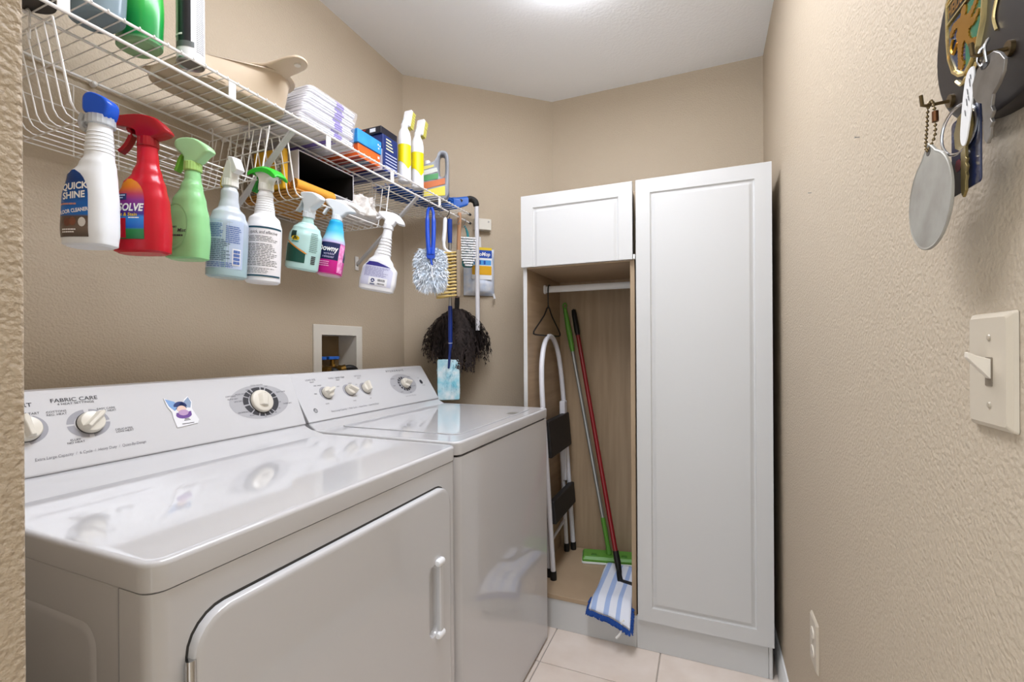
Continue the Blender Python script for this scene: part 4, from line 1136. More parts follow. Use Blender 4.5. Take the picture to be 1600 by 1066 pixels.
hd = MB(); P = [(-0.042, 0.026), (-0.044, 0.034), (-0.030, 0.040), (0.0, 0.041), (0.030, 0.033), (0.050, 0.018), (0.052, 0.011), (0.044, 0.012), (0.024, 0.024), (0.0, 0.031), (-0.03, 0.030)]
PP = [(v.x, v.y) for v in catmull([(a, c, 0) for a, c in P], 4, True)]
hd.loft([[(0.002 + u, q * 0.019, 0.252 + v - (0.006 if abs(q) == 1 else 0)) for u, v in PP] for q in (-1, -0.6, 0.6, 1)]).build('trigger_hood', M_GRNT, t, local=True, smooth=50)

# 6 pale aqua round-shouldered bottle
t = bottle_thing('pale aqua round-shouldered spray bottle with a dark green label patch', -1.072, 0.997, 1.384, 11)
B = Bottle([(0.0, -0.038, 0.038, 0.038, 2.0), (0.006, -0.044, 0.044, 0.044, 2.0), (0.06, -0.0450, 0.0450, 0.0450, 2.0), (0.095, -0.0435, 0.0435, 0.0435, 2.0), (0.118, -0.036, 0.036, 0.036, 2.0), (0.130, -0.025, 0.025, 0.025, 2.0), (0.135, -0.0165, 0.0165, 0.0165, 2.0), (0.150, -0.014, 0.014, 0.014, 2.0)])
M_AQUA = mat('aqua_plastic', '#b9dcd9', 0.25, spec=0.5, sss=0.2)
B.mesh().build('body', M_AQUA, t, local=True, smooth=60)
patch(B.roundface, -0.055, 0.006, 0.020, 0.070, shape=lambda q: (0, 1) if q < 0.6 else (0, max(0.12, 1 - 2.0 * (q - 0.6))), nu=18).build('label', mat('forest_green_print', '#164c40', 0.4), t, local=True)
patch(B.roundface, -0.055, 0.008, 0.046, 0.078, 0.0010, nu=18, shape=lambda q: (max(0, 1 - 1.0 * q - 0.06), max(0.02, 1 - 1.0 * q + 0.06))).build('orange_swoosh', mat('orange_print', '#d98a2b', 0.4), t, local=True)
patch(B.roundface, -0.042, -0.024, 0.086, 0.106, 0.0008).build('logo_field', mat('black_green_print', '#15352f', 0.4), t, local=True)
MB().add([B.roundface(-0.026 + 0.012 * math.cos(a), 0.0855 + 0.0065 * math.sin(a), 0.0012) for a in [2 * PI * k / 20 for k in range(20)]], [tuple(range(20))]).build('yellow_badge', MATS['yellow_print'], t, local=True, smooth=0)
print_text(B.roundface, 'get', 0.011, -0.026, 0.0855, mat('olive_print', '#3f4a12', 0.4), t, align='CENTER', bold=0.03, d=0.0016)
print_lines(B.roundface, -0.036, -0.014, 0.0735, 0.0785, 1, mat('teal_print', '#3d8f8a', 0.4), t, words=3)
print_lines(B.roundface, 0.014, 0.040, 0.052, 0.108, 11, mat('grey_green_print', '#5d7a76', 0.5), t, words=4, fill=0.35)
print_lines(B.roundface, 0.022, 0.036, 0.020, 0.044, 5, M_DARK, t, words=2, fill=0.7, ragged=0.05)
M_WTR = mat('translucent_sprayer', '#dfe7ee', 0.25, sss=0.3)
head(t, 0.0, 0.166, [(-0.012, -0.004), (-0.014, 0.014), (-0.028, 0.036), (-0.034, 0.052), (-0.010, 0.056), (0.020, 0.054), (0.046, 0.040), (0.030, 0.020), (0.014, 0.008), (0.014, -0.004)], 0.026, M_WTR,
     lever=[(-0.024, 0.034), (-0.034, 0.012), (-0.044, 0.0)], collar=(0.0155, 0.016), nozzle=(-0.030, 0.046, 0.007, 0.008))

# 7 blue and magenta fabric spray
t = bottle_thing('blue and magenta fabric spray bottle beside the aqua one', -1.062, 1.092, 1.380, 8, rz=32)
B = Bottle([(0.0, -0.030, 0.030, 0.026, 2.6), (0.005, -0.037, 0.037, 0.032, 2.6), (0.06, -0.038, 0.038, 0.033, 2.5), (0.10, -0.034, 0.034, 0.030, 2.3), (0.135, -0.026, 0.026, 0.024, 2.1), (0.158, -0.021, 0.021, 0.0205, 2.0), (0.166, -0.020, 0.020, 0.020, 2.0), (0.174, -0.0135, 0.0135, 0.0135, 2.0)])
M_DWN = ramp_mat('fabric_spray_sleeve', 'Z', [(0.0, '#e8c9dc'), (0.006, '#b81276'), (0.045, '#c31c86'), (0.046, '#17204a'), (0.098, '#1b2653'), (0.100, '#c9b6e4'), (0.112, '#a8d7ee'), (0.135, '#4fc0e8'), (0.16, '#22a7e0'), (0.18, '#35b2e6')], 0.22, const=False)
B.mesh().build('body', M_DWN, t, local=True, smooth=60)
print_text(B.flatface, 'Downy', 0.024, 0.022, 0.079, M_WP, t, align='RIGHT', bold=0.02, sx=0.8)
print_text(B.flatface, 'wrinkle', 0.0105, 0.015, 0.0635, mat('lilac_print', '#c8c2e6', 0.4), t, align='RIGHT')
print_text(B.flatface, 'releaser', 0.0105, 0.015, 0.0545, MATS['lilac_print'], t, align='RIGHT')
print_lines(B.flatface, -0.026, 0.010, 0.024, 0.042, 3, mat('pink_print', '#f0a8d2', 0.4), t, words=4, fill=0.4)
patch(B.flatface, 0.026, 0.0365, 0.010, 0.098, 0.0008).build('pink_side_band', mat('pink_flower_print', '#d862ac', 0.3, noise=(120, '#f3b4dc', 3)), t, local=True)
head(t, 0.0, 0.188, [(-0.012, -0.004), (-0.016, 0.012), (-0.034, 0.028), (-0.040, 0.040), (-0.022, 0.046), (0.010, 0.040), (0.044, 0.026), (0.052, 0.016), (0.030, 0.010), (0.014, -0.004)], 0.026, M_WTR,
     lever=[(-0.024, 0.026), (-0.034, 0.010), (-0.040, -0.004)], collar=(0.0150, 0.016), nozzle=(-0.036, 0.036, 0.008, 0.008), nm=mat('slate_blue_plastic', '#3d5280', 0.35))

# 8 white bottle with sloped shoulders
t = bottle_thing('white ribbed-neck spray bottle with a barcode back label, rightmost in the row', -1.052, 1.303, 1.356, 10, rz=28)
B = Bottle([(0.0, -0.052, 0.046, 0.020, 3.2), (0.004, -0.062, 0.056, 0.025, 3.2), (0.03, -0.064, 0.060, 0.028, 3.2), (0.075, -0.060, 0.058, 0.028, 3.0), (0.100, -0.046, 0.040, 0.027, 2.7), (0.122, -0.030, 0.026, 0.024, 2.3), (0.160, -0.020, 0.022, 0.020, 2.0), (0.200, -0.014, 0.018, 0.0165, 2.0), (0.218, -0.013, 0.017, 0.0145, 2.0)])
B.mesh().build('body', M_WHITEP, t, local=True, smooth=60)
patch(B.flatface, -0.055, 0.048, 0.016, 0.094, shape=lambda q: (0, 1) if q < 0.72 else (0.0 + (q - 0.72) * 0.5, 1 - (q - 0.72) * 0.9)).build('label', mat('lavender_label', '#cfd1e6', 0.35), t, local=True)
patch(B.flatface, -0.048, 0.042, 0.083, 0.097, 0.0009, shape=lambda q: (0.12 * q, 1 - 0.55 * q)).build('violet_band', mat('violet_print', '#2f2a7e', 0.4), t, local=True)
print_lines(B.flatface, -0.046, 0.038, 0.046, 0.080, 9, mat('dim_violet_print', '#8f90bb', 0.5), t, words=7, fill=0.45)
patch(B.flatface, -0.028, 0.034, 0.018, 0.044, 0.0009).build('white_field', M_WHITEP, t, local=True)
for a in (90, 210, 330):   # three chasing arrows
    ca, sa = math.radians(a), math.radians(a + 120)
    p0, p1 = (-0.014 + 0.008 * math.cos(ca), 0.033 + 0.009 * math.sin(ca)), (-0.014 + 0.008 * math.cos(sa), 0.033 + 0.009 * math.sin(sa))
    q0 = (p0[0] + 0.18 * (p1[0] - p0[0]), p0[1] + 0.18 * (p1[1] - p0[1])); q1 = (p0[0] + 0.8 * (p1[0] - p0[0]), p0[1] + 0.8 * (p1[1] - p0[1]))
    nx_, nz_ = -(p1[1] - p0[1]) * 0.14, (p1[0] - p0[0]) * 0.14
    MB().add([B.flatface(q0[0] - nx_, q0[1] - nz_, 0.0013), B.flatface(q1[0] - nx_, q1[1] - nz_, 0.0013), B.flatface(q1[0] + nx_, q1[1] + nz_, 0.0013), B.flatface(q0[0] + nx_, q0[1] + nz_, 0.0013)], [(0, 1, 2, 3)]).build('recycling_arrow', MATS['navy_print'], t, local=True, smooth=0)
print_lines(B.flatface, -0.022, -0.006, 0.019, 0.0225, 1, MATS['navy_print'], t, d=0.0013, words=2, fill=0.9, ragged=0)
bc = MB(); u = 0.002; rnd = random.Random(3)
while u < 0.026:
    w_ = rnd.choice((0.0006, 0.0011, 0.0016))
    bc.add([B.flatface(u, 0.021, 0.0013), B.flatface(u + w_, 0.021, 0.0013), B.flatface(u + w_, 0.040, 0.0013), B.flatface(u, 0.040, 0.0013)], [(0, 1, 2, 3)])
    u += w_ + rnd.choice((0.0006, 0.0012))
bc.build('barcode', M_DARK, t, local=True, smooth=0)
for z in (0.130, 0.141, 0.152, 0.163, 0.174, 0.185):
    r = B.at(z)
    MB().loft([sring((r[1] + r[2]) / 2 + 0.001, (r[2] - r[1]) / 2 + e, r[3] + e, 2.1, z + q) for q, e in ((-0.003, -0.0005), (0, 0.0018), (0.003, -0.0005))]).build('grip_rib', M_WHITEP, t, local=True)
head(t, 0.002, 0.236, [(-0.014, -0.004), (-0.016, 0.012), (-0.034, 0.022), (-0.040, 0.036), (-0.012, 0.042), (0.022, 0.038), (0.046, 0.022), (0.054, 0.006), (0.040, 0.006), (0.026, 0.012), (0.016, -0.004)], 0.030, M_WHITEP,
     lever=[(-0.030, 0.024), (-0.040, 0.014), (-0.062, 0.014), (-0.076, 0.020)], collar=(0.0165, 0.018))

# ------------------------------------------------------------------ things standing on the shelf
ZD = ZS + 0.0050         # top of the wire deck
# dark tin at the far left
t = thing('storage_tin', 'dark grey round tin standing at the left end of the shelf', 'tin', (-1.105, 0.425, ZD))
MB().lathe([(0.036, 0.002), (0.040, 0.0), (0.0415, 0.004), (0.040, 0.008), (0.040, 0.118), (0.0415, 0.122), (0.040, 0.126)], n=36).build('can', mat('dark_grey_tin', '#4b4846', 0.4, metal=0.3), t, local=True)
MB().lathe([(0.040, 0.126), (0.0405, 0.130), (0.0405, 0.142), (0.038, 0.145)], n=36).build('lid', mat('black_lid', '#2b2a29', 0.4), t, local=True)
# translucent blue-grey jug
t = thing('detergent_bottle', 'blue-grey translucent plastic bottle on the shelf left of the green one', 'bottle', (-1.062, 0.510, ZD))
B = Bottle([(0.0, -0.040, 0.040, 0.028, 2.4), (0.005, -0.050, 0.050, 0.036, 2.5), (0.06, -0.052, 0.052, 0.038, 2.5), (0.16, -0.050, 0.050, 0.036, 2.4), (0.20, -0.036, 0.036, 0.028, 2.2), (0.22, -0.018, 0.018, 0.017, 2.0), (0.236, -0.017, 0.017, 0.017, 2.0)])
B.mesh().build('body', mat('blue_grey_plastic', '#8fa3ad', 0.18, trans=0.35, ior=1.35, spec=0.5), t, local=True, smooth=60)
MB().lathe([(0.021, 0.232), (0.021, 0.252), (0.018, 0.256)], n=24).build('cap', M_WHITEP, t, local=True)
# green bottle
t = thing('dish_soap_bottle', 'bright green plastic bottle on the shelf left of the spray can', 'bottle', (-1.078, 0.590, ZD))
B = Bottle([(0.0, -0.038, 0.038, 0.028, 2.3), (0.005, -0.046, 0.046, 0.034, 2.4), (0.08, -0.048, 0.048, 0.036, 2.4), (0.17, -0.040, 0.040, 0.032, 2.3), (0.21, -0.020, 0.020, 0.018, 2.0), (0.225, -0.015, 0.015, 0.015, 2.0)])
M_GB = ramp_mat('green_gradient_bottle', 'Z', [(0.0, '#8fb58a'), (0.010, '#0f7a38'), (0.05, '#17933f'), (0.10, '#3fb54a'), (0.23, '#2fae46')], 0.2, const=False)
B.mesh().build('body', M_GB, t, local=True, smooth=60)
patch(B.roundface, -0.022, -0.002, 0.075, 0.083, 0.0007).build('yellow_strip', mat('amber_print', '#e0b31e', 0.4), t, local=True)
patch(B.roundface, -0.022, 0.004, 0.084, 0.096, 0.0007).build('navy_strip', MATS['navy_print'], t, local=True)
print_lines(B.roundface, -0.019, 0.001, 0.086, 0.094, 1, M_WP, t, words=4)
print_lines(B.roundface, 0.004, 0.030, 0.036, 0.062, 4, mat('mint_print', '#bfe3c4', 0.4), t, words=5, fill=0.25)
MB().lathe([(0.018, 0.220), (0.018, 0.238), (0.010, 0.242), (0.008, 0.255)], n=20).build('cap', M_WHITEP, t, local=True)
# black and white aerosol can
t = thing('aerosol_can', 'black and white spray can at the front of the shelf before the beige tub', 'aerosol can', (-1.038, 0.668, ZD))
MB().lathe([(0.022, 0.003), (0.025, 0.0), (0.0268, 0.003), (0.0262, 0.007)], n=36).build('bottom_rim', M_STEEL, t, local=True)
M_AER = None
b = MB().lathe([(0.0262, 0.007), (0.0262, 0.150), (0.022, 0.162), (0.014, 0.168)], n=48)
b.build('can', mat('white_can_paint', '#e4e4e6', 0.25), t, local=True)
cyl = lambda arc, z, d=0.0: (lambda a: ((0.0262 + d) * math.sin(a), -(0.0262 + d) * math.cos(a), z))(0.85 + arc / 0.0262)
patch(cyl, -0.022, 0.004, 0.040, 0.150, 0.0005).build('black_panel', mat('black_can_print', '#1c1d22', 0.3), t, local=True)
patch(cyl, -0.040, -0.022, 0.040, 0.150, 0.0006).build('sage_panel', mat('sage_can_print', '#8fa294', 0.3), t, local=True)
patch(cyl, -0.040, 0.010, 0.028, 0.040, 0.0006).build('grey_band', mat('grey_can_print', '#5e6261', 0.3), t, local=True)
print_lines(cyl, 0.014, 0.034, 0.020, 0.145, 30, M_MIDP, t, words=4, fill=0.35)
print_lines(cyl, -0.036, -0.010, 0.050, 0.058, 1, M_WP, t, d=0.0012, words=2)
MB().lathe([(0.019, 0.160), (0.019, 0.186), (0.016, 0.190)], n=24).build('cap', M_BLACK, t, local=True)
# beige tub with tongue handle
t = thing('plastic_basin', 'beige plastic basin with a tongue handle lying on the shelf', 'basin', (-1.12, 0.80, ZD))
M_BEI = mat('beige_plastic', '#c9b79f', 0.38, sss=0.1)
def tub(i, z, r):
    return [(x, y, z) for x, y in rrect(-1.205 - i, -1.02 + i, 0.655 - i, 0.925 + i, r, 8)]
b = MB().loft([tub(-0.012, ZD, 0.045), tub(0.0, ZD + 0.006, 0.055), tub(0.012, ZD + 0.080, 0.065), tub(0.015, ZD + 0.086, 0.068), tub(0.026, ZD + 0.088, 0.078), tub(0.027, ZD + 0.0905, 0.078), tub(0.014, ZD + 0.0905, 0.066), tub(0.009, ZD + 0.086, 0.062), tub(-0.006, ZD + 0.010, 0.052), tub(-0.014, ZD + 0.005, 0.045)])
def slope_(x, y, z):
    q = min(1, max(0, (y - 0.62) / 0.20)); q = q * q * (3 - 2 * q)
    h_ = z - ZD
    q2 = min(1, max(0, (y - 0.68) / 0.10)); q2 = q2 * q2 * (3 - 2 * q2)
    x = min(x, -1.074 + 0.11 * q2)
    return (x, max(y, 0.648 + 0.02 * (1 - q)) if h_ > 0.02 else y, ZD + (h_ if h_ <= 0.0101 else 0.010 + (h_ - 0.010) * (0.28 + 0.72 * q)))
b.map(slope_)
b.build('tub', M_BEI, t, smooth=50)
hp = [(-1.055, 0.800), (-1.03, 0.815), (-1.005, 0.828), (-0.98, 0.832), (-0.945, 0.838), (-0.922, 0.850), (-0.918, 0.872), (-0.932, 0.890), (-0.96, 0.893), (-0.99, 0.892), (-1.015, 0.902), (-1.04, 0.925), (-1.055, 0.94)]
hp = [(v.x, v.y) for v in catmull([(a, c, 0) for a, c in hp], 3)]
def hz(x, y): return ZD + 0.0905 + max(0.0, (x + 1.01)) * 0.10 + 0.35 * max(0.0, x + 1.0) ** 2
b = MB(); b.loft([[(x, y, hz(x, y) - 0.007) for x, y in hp], [(x, y, hz(x, y)) for x, y in hp]])
hh = b.build('handle', M_BEI, t, smooth=40, bevel=0.002)
MB().loft([[(-0.942 + 0.0085 * math.cos(a), 0.868 + 0.007 * math.sin(a), ZD + q) for a in [2 * PI * k / 14 for k in range(14)]] for q in (0.0890, 0.1010)]).build('hang_hole', mat('bright_wall_glimpse', '#d9d2c6', 0.6), hh)
# stack of wrapped pads
t = thing('pad_pack', 'clear-wrapped stack of folded white pads with purple stripes on the shelf', 'pack', (-1.13, 1.045, ZD))
M_PADW = mat('white_pad', '#e3e2e8', 0.6, bump=(160, 0.3, 0.003))
M_PURP = mat('purple_stripe', '#7f6cc0', 0.5)
n = 18; hpad = 0.0068
for i in range(n):
    z = ZD + i * hpad; j = random.uniform(-0.0035, 0.0035); sl = 0.0
    x0, x1 = -1.255 + j, -1.018 + j + 0.004 * math.sin(i * 1.3); y0, y1 = 0.945 + i * 0.0023 + j, 1.150 + i * 0.001 + j
    p = MB().loft([[(x, y, z + 0.0004) for x, y in rrect(x0 + 0.004, x1 - 0.004, y0 + 0.004, y1 - 0.004, 0.012)], [(x, y, z + hpad * 0.3) for x, y in rrect(x0, x1, y0, y1, 0.014)],
                   [(x, y, z + hpad * 0.75) for x, y in rrect(x0, x1, y0, y1, 0.014)], [(x, y, z + hpad - 0.0004) for x, y in rrect(x0 + 0.005, x1 - 0.005, y0 + 0.005, y1 - 0.005, 0.012)]]).build('pad', M_PADW, t, smooth=60)
    MB().loft([[(x, y, z + hpad * 0.16) for x, y in rrect(x0 + 0.002, x1 + 0.0008, y1 - 0.086, y1 - 0.054, 0.002, 2)], [(x, y, z + hpad * 0.84) for x, y in rrect(x0 + 0.002, x1 + 0.0008, y1 - 0.086, y1 - 0.054, 0.002, 2)]]).build('purple_stripe', M_PURP, p)
MB().box((-1.25, 1.060, ZD - 0.0002), (-1.03, 1.092, ZD + 0.0006)).build('purple_stripe', M_PURP, t)
wr = MB().loft([[(x, y, ZD) for x, y in rrect(-1.262, -1.0125, 0.940, 1.157, 0.016)], [(x, y, ZD + 0.07) for x, y in rrect(-1.264, -1.0105, 0.945, 1.163, 0.018)], [(x, y, ZD + n * hpad - 0.004) for x, y in rrect(-1.262, -1.012, 0.978, 1.178, 0.018)], [(x, y, ZD + n * hpad + 0.003) for x, y in rrect(-1.25, -1.024, 0.990, 1.166, 0.016)]])
M_WRAP = mat('clear_wrap', '#f4f4f8', 0.18, alpha=0.16)
wr.build('wrap', M_WRAP, t, smooth=40)
# boxes
def carton(name, label, x0, x1, y0, y1, z0, z1, m, parent_loc=None):
    t_ = thing(name, label, 'box', ((x0 + x1) / 2, (y0 + y1) / 2, z0))
    MB().box((x0, y0, z0), (x1, y1, z1)).build('carton', m, t_, bevel=0.0015)
    return t_
M_ORB = mat('orange_carton', '#e2571c', 0.4, noise=(30, '#ee6a28', 2))
M_BLB = mat('blue_carton', '#1f7fd0', 0.35, noise=(25, '#3f9fe6', 2))
t = carton('orange_box', 'orange cardboard box lying under the bright blue box on the shelf', -1.24, -1.030, 1.188, 1.298, ZD, ZD + 0.043, M_ORB)
xf = plane_map((-1.030, 0, 0), (0, 1, 0), (0, 0, 1), 0.0004)
flat(xf, [(1.285, ZD + 0.026), (1.293, ZD + 0.026), (1.293, ZD + 0.034), (1.285, ZD + 0.034)]).build('printed_square', M_WP, t, smooth=0)
# the printed underside shows through the wires
def under(t_, x0, x1, y0, y1, z, cols):
    for i, (c, a, e) in enumerate(cols):
        MB().box((x0 + 0.004, y0 + (y1 - y0) * a, z - 0.0003), (x1 - 0.004, y0 + (y1 - y0) * e, z + 0.0004)).build('printed_panel', mat('carton' + c, c, 0.5), t_, smooth=0)
under(t, -1.24, -1.030, 1.188, 1.298, ZD, [('#8d2c20', 0.05, 0.35), ('#5b6f86', 0.35, 0.6), ('#9a3a22', 0.6, 0.95)])
t = carton('blue_box', 'bright blue cardboard box lying on top of the orange box', -1.235, -1.026, 1.182, 1.300, ZD + 0.0435, ZD + 0.087, M_BLB)
xf = plane_map((-1.026, 0, 0), (0, 1, 0), (0, 0, 1), 0.0004)
for u, v in ((1.285, 0.060), (1.292, 0.070), (1.283, 0.072)):
    flat(xf, ell(u, ZD + v, 0.003, 0.003, 10)).build('printed_dot', M_WP, t, smooth=0)
M_NAVB = mat('navy_carton', '#1b2f6b', 0.35)
t = carton('navy_box', 'tall navy blue box with printed lines standing beside the white squeeze bottles', -1.25, -1.034, 1.318, 1.402, ZD, ZD + 0.128, M_NAVB)
xf = plane_map((-1.034, 0, 0), (0, 1, 0), (0, 0, 1), 0.0004)
for i in range(4):
    flat(xf, [(1.336, ZD + 0.080 + i * 0.011), (1.376 - i * 0.004, ZD + 0.080 + i * 0.011), (1.376 - i * 0.004, ZD + 0.0845 + i * 0.011), (1.336, ZD + 0.0845 + i * 0.011)]).build('printed_line', mat('cream_print', '#e3dfb0', 0.5), t, smooth=0)
for i in range(6):
    flat(xf, [(1.332, ZD + 0.008 + i * 0.011), (1.396, ZD + 0.008 + i * 0.011), (1.396, ZD + 0.0115 + i * 0.011), (1.332, ZD + 0.0115 + i * 0.011)]).build('printed_line', mat('lavender_print', '#b9bedd', 0.5), t, smooth=0)
yf = plane_map((0, 1.318, 0), (1, 0, 0), (0, 0, 1), 0.0004)
flat(yf, [(-1.075, ZD + 0.002), (-1.036, ZD + 0.002), (-1.036, ZD + 0.074), (-1.075, ZD + 0.086)]).build('white_panel', mat('carton_white', '#dfe2ea', 0.4), t, smooth=0)
under(t, -1.25, -1.034, 1.318, 1.402, ZD, [('#2a3566', 0.05, 0.3), ('#a9aebb', 0.36, 0.5), ('#31407a', 0.55, 0.95)])
t = carton('black_box', 'flat black box with a red label lying on top of the navy box', -1.268, -1.037, 1.312, 1.404, ZD + 0.1285, ZD + 0.154, mat('black_carton', '#1b1b26', 0.35))
yf = plane_map((0, 1.312, 0), (1, 0, 0), (0, 0, 1), 0.0004)
flat(yf, [(-1.20, ZD + 0.134), (-1.12, ZD + 0.134), (-1.10, ZD + 0.150), (-1.20, ZD + 0.150)]).build('red_label', mat('red_print', '#b3262c', 0.4), t, smooth=0)
flat(yf, [(-1.085, ZD + 0.136), (-1.06, ZD + 0.136), (-1.06, ZD + 0.149), (-1.085, ZD + 0.149)]).build('white_label', M_WP, t, smooth=0)
# two squeeze bottles with brush caps
M_YEL = mat('yellow_label_print', '#e8d40c', 0.35)
M_BRY = mat('pale_yellow_bristle', '#d6cf6a', 0.7)
for i, (x, y, lab) in enumerate(((-1.040, 1.452, 'white and yellow squeeze bottle with a scrub-brush cap beside the navy box'), (-1.036, 1.531, 'white and yellow squeeze bottle with a scrub-brush cap beside the grey jug'))):
    t = thing('squeeze_bottle', lab, 'bottle', (x, y, ZD), 'brush-top squeeze bottles on the shelf')
    MB().lathe([(0.021, 0.0), (0.0235, 0.003), (0.0240, 0.03), (0.0235, 0.12), (0.0245, 0.150), (0.0245, 0.165), (0.021, 0.185), (0.0145, 0.200), (0.0130, 0.204), (0.0130, 0.218), (0.011, 0.220)], n=32).build('body', M_WHITEP, t, local=True)
    lb = MB()
    for k in range(33):
        a = 2 * PI * k / 32
    rings = []
    zz = lambda a: 0.045 + 0.030 * abs(math.sin(a * 1.0 + 0.4))
    rings = [[(0.0246 * math.cos(2 * PI * k / 32), 0.0246 * math.sin(2 * PI * k / 32), zz(2 * PI * k / 32)) for k in range(32)],
             [(0.0240 * math.cos(2 * PI * k / 32), 0.0240 * math.sin(2 * PI * k / 32), 0.12) for k in range(32)],
             [(0.0246 * math.cos(2 * PI * k / 32), 0.0246 * math.sin(2 * PI * k / 32), 0.137) for k in range(32)]]
    lb.loft(rings, cap=False).build('yellow_label', M_YEL, t, local=True)
    R = Matrix.Translation((0.0, 0.012, 0.222)) @ Matrix.Rotation(math.radians(62), 4, 'X')
    MB().tube([(0, 0, 0.210), (0, 0.004, 0.228), (0, 0.014, 0.242)], [0.012, 0.011, 0.010], 12).build('neck', M_WTR, t, local=True)
    bl = MB().loft([[(u, v, q) for u, v in rrect(-0.017, 0.017, -0.034, 0.036, 0.005)] for q in (-0.022, -0.012)])
    bl.xform(Matrix.Translation((0, 0.004, 0.252)) @ Matrix.Rotation(math.radians(75), 4, 'X')).build('brush_block', M_WHITEP, t, local=True, bevel=0.002)
    bb = MB(); rnd = random.Random(i)
    for a in range(7):
        for c in range(13):
            u, v = -0.0145 + 0.0048 * a, -0.031 + 0.0053 * c
            bb.tube([(u, v, -0.022), (u + rnd.uniform(-.0015, .0015), v + rnd.uniform(-.0015, .0015), -0.042)], 0.0024, 5)
    bb.xform(Matrix.Translation((0, 0.004, 0.252)) @ Matrix.Rotation(math.radians(75), 4, 'X'))
    o_ = bb.build('bristles', M_BRY, t, local=True); o_['kind'] = 'stuff'
# grey jug with handle slot
t = thing('grey_jug', 'grey plastic jug with a handle slot and striped label on the shelf', 'jug', (-1.052, 1.690, ZD), None, (0, 0, math.radians(28)))
out = [(-0.052, 0.0), (0.050, 0.0), (0.056, 0.008), (0.056, 0.180), (0.052, 0.200), (0.040, 0.208), (0.022, 0.208), (0.010, 0.200), (0.004, 0.178), (-0.008, 0.160), (-0.030, 0.152), (-0.050, 0.150), (-0.056, 0.140), (-0.056, 0.008)]
cc = (0.0285, 0.145)
OUT = []
for k in range(56):
    a = -PI + 2 * PI * k / 56
    dxy = (math.cos(a), math.sin(a)); best = None
    for (p, q) in zip(out, out[1:] + out[:1]):
        ex_, ey_ = q[0] - p[0], q[1] - p[1]
        det = dxy[0] * (-ey_) + ex_ * dxy[1]
        if abs(det) < 1e-12: continue
        rx_, ry_ = p[0] - cc[0], p[1] - cc[1]
        tt = (rx_ * (-ey_) + ex_ * ry_) / det; ss = (dxy[0] * ry_ - dxy[1] * rx_) / det
        if tt > 0 and -1e-9 <= ss <= 1 + 1e-9 and (best is None or tt > best): best = tt
    OUT.append((cc[0] + dxy[0] * best, cc[1] + dxy[1] * best))
SL = []
for k in range(56):
    a = -PI + 2 * PI * k / 56
    c_, s_ = math.cos(a), math.sin(a)
    SL.append((cc[0] + 0.0115 * abs(c_) ** 0.6 * (1 if c_ > 0 else -1), cc[1] + 0.046 * abs(s_) ** 0.6 * (1 if s_ > 0 else -1)))
lp = lambda k_: [(a[0] + (b_[0] - a[0]) * k_, a[1] + (b_[1] - a[1]) * k_) for a, b_ in zip(OUT, SL)]
jug = MB()
jr = [(lp(0.0), 0.012), (lp(0.05), 0.021), (lp(0.12), 0.024), (lp(0.5), 0.0245), (lp(0.88), 0.021), (lp(1.0), 0.012)]
ring_l = [[(u, -d_, v) for u, v in P] for P, d_ in jr] + [[(u, d_, v) for u, v in P] for P, d_ in jr[::-1]]
jug.loft(ring_l, cap=False, closed=True).build('body', mat('grey_jug_plastic', '#85888f', 0.3, spec=0.5), t, local=True, smooth=50)
xf = plane_map((0, -0.0252, 0), (1, 0, 0), (0, 0, 1), 0.0006)
def jl(name, poly, c): flat(xf, poly).build(name, mat('jug' + c, c, 0.4), t, local=True, smooth=0)
jl('label_stripe', [(-0.048, 0.122), (-0.006, 0.138), (-0.006, 0.146), (-0.048, 0.138)], '#cfc45a')
jl('label_stripe', [(-0.048, 0.100), (0.010, 0.118), (0.006, 0.134), (-0.048, 0.120)], '#c9ccc4')
jl('label_stripe', [(-0.048, 0.076), (0.012, 0.088), (0.012, 0.112), (-0.048, 0.098)], '#3f8a4c')
jl('label_stripe', [(-0.048, 0.042), (0.040, 0.066), (0.040, 0.092), (0.012, 0.084), (-0.048, 0.070)], '#c06428')
jl('label_stripe', [(-0.048, 0.012), (0.040, 0.018), (0.040, 0.058), (-0.048, 0.036)], '#d6c63a')
MB().lathe([(0.010, 0.148), (0.012, 0.150), (0.012, 0.166), (0.010, 0.169)], (-0.034, 0, 0), 20).build('cap', M_WHITEP, t, local=True)
# blue-bristled push brush lying on the shelf, its pole hanging at the shelf end
t = thing('long_brush', 'blue-bristled scrub brush on the shelf with a white pole hanging past its end', 'brush', (-1.06, 1.86, ZD))
M_BLBR = mat('blue_bristle', '#1f66c4', 0.5, noise=(60, '#12377c', 2))
b = MB(); rnd = random.Random(5)
for k in range(300):
    a, c = rnd.uniform(-1, 1), rnd.uniform(-1, 1)
    p = Vector((-1.105 + 0.045 * a, 1.845, ZD + 0.040 + 0.022 * c)); q = Vector((-1.185 + 0.045 * a + rnd.uniform(-.008, .008), 1.845 - rnd.uniform(0.20, 0.36), ZD + 0.008 + 0.008 * (c + 1) + rnd.uniform(0, .004)))
    m_ = (p + q) / 2 + Vector((0, 0, 0.004 * c))
    b.tube([p, m_, q], [0.0022, 0.0022, 0.0014], 4)
o_ = b.build('bristles', M_BLBR, t); o_['kind'] = 'stuff'
MB().loft([[(x, 1.845, z) for x, z in rrect(-1.156, -1.054, ZD + 0.014, ZD + 0.066, 0.014)], [(x, 1.862, z) for x, z in rrect(-1.150, -1.040, ZD + 0.014, ZD + 0.068, 0.014)], [(x, 1.885, z) for x, z in rrect(-1.09, -1.0, ZD + 0.03, ZD + 0.074, 0.014)]]).build('block', mat('blue_block', '#1a58b0', 0.4), t, smooth=40)
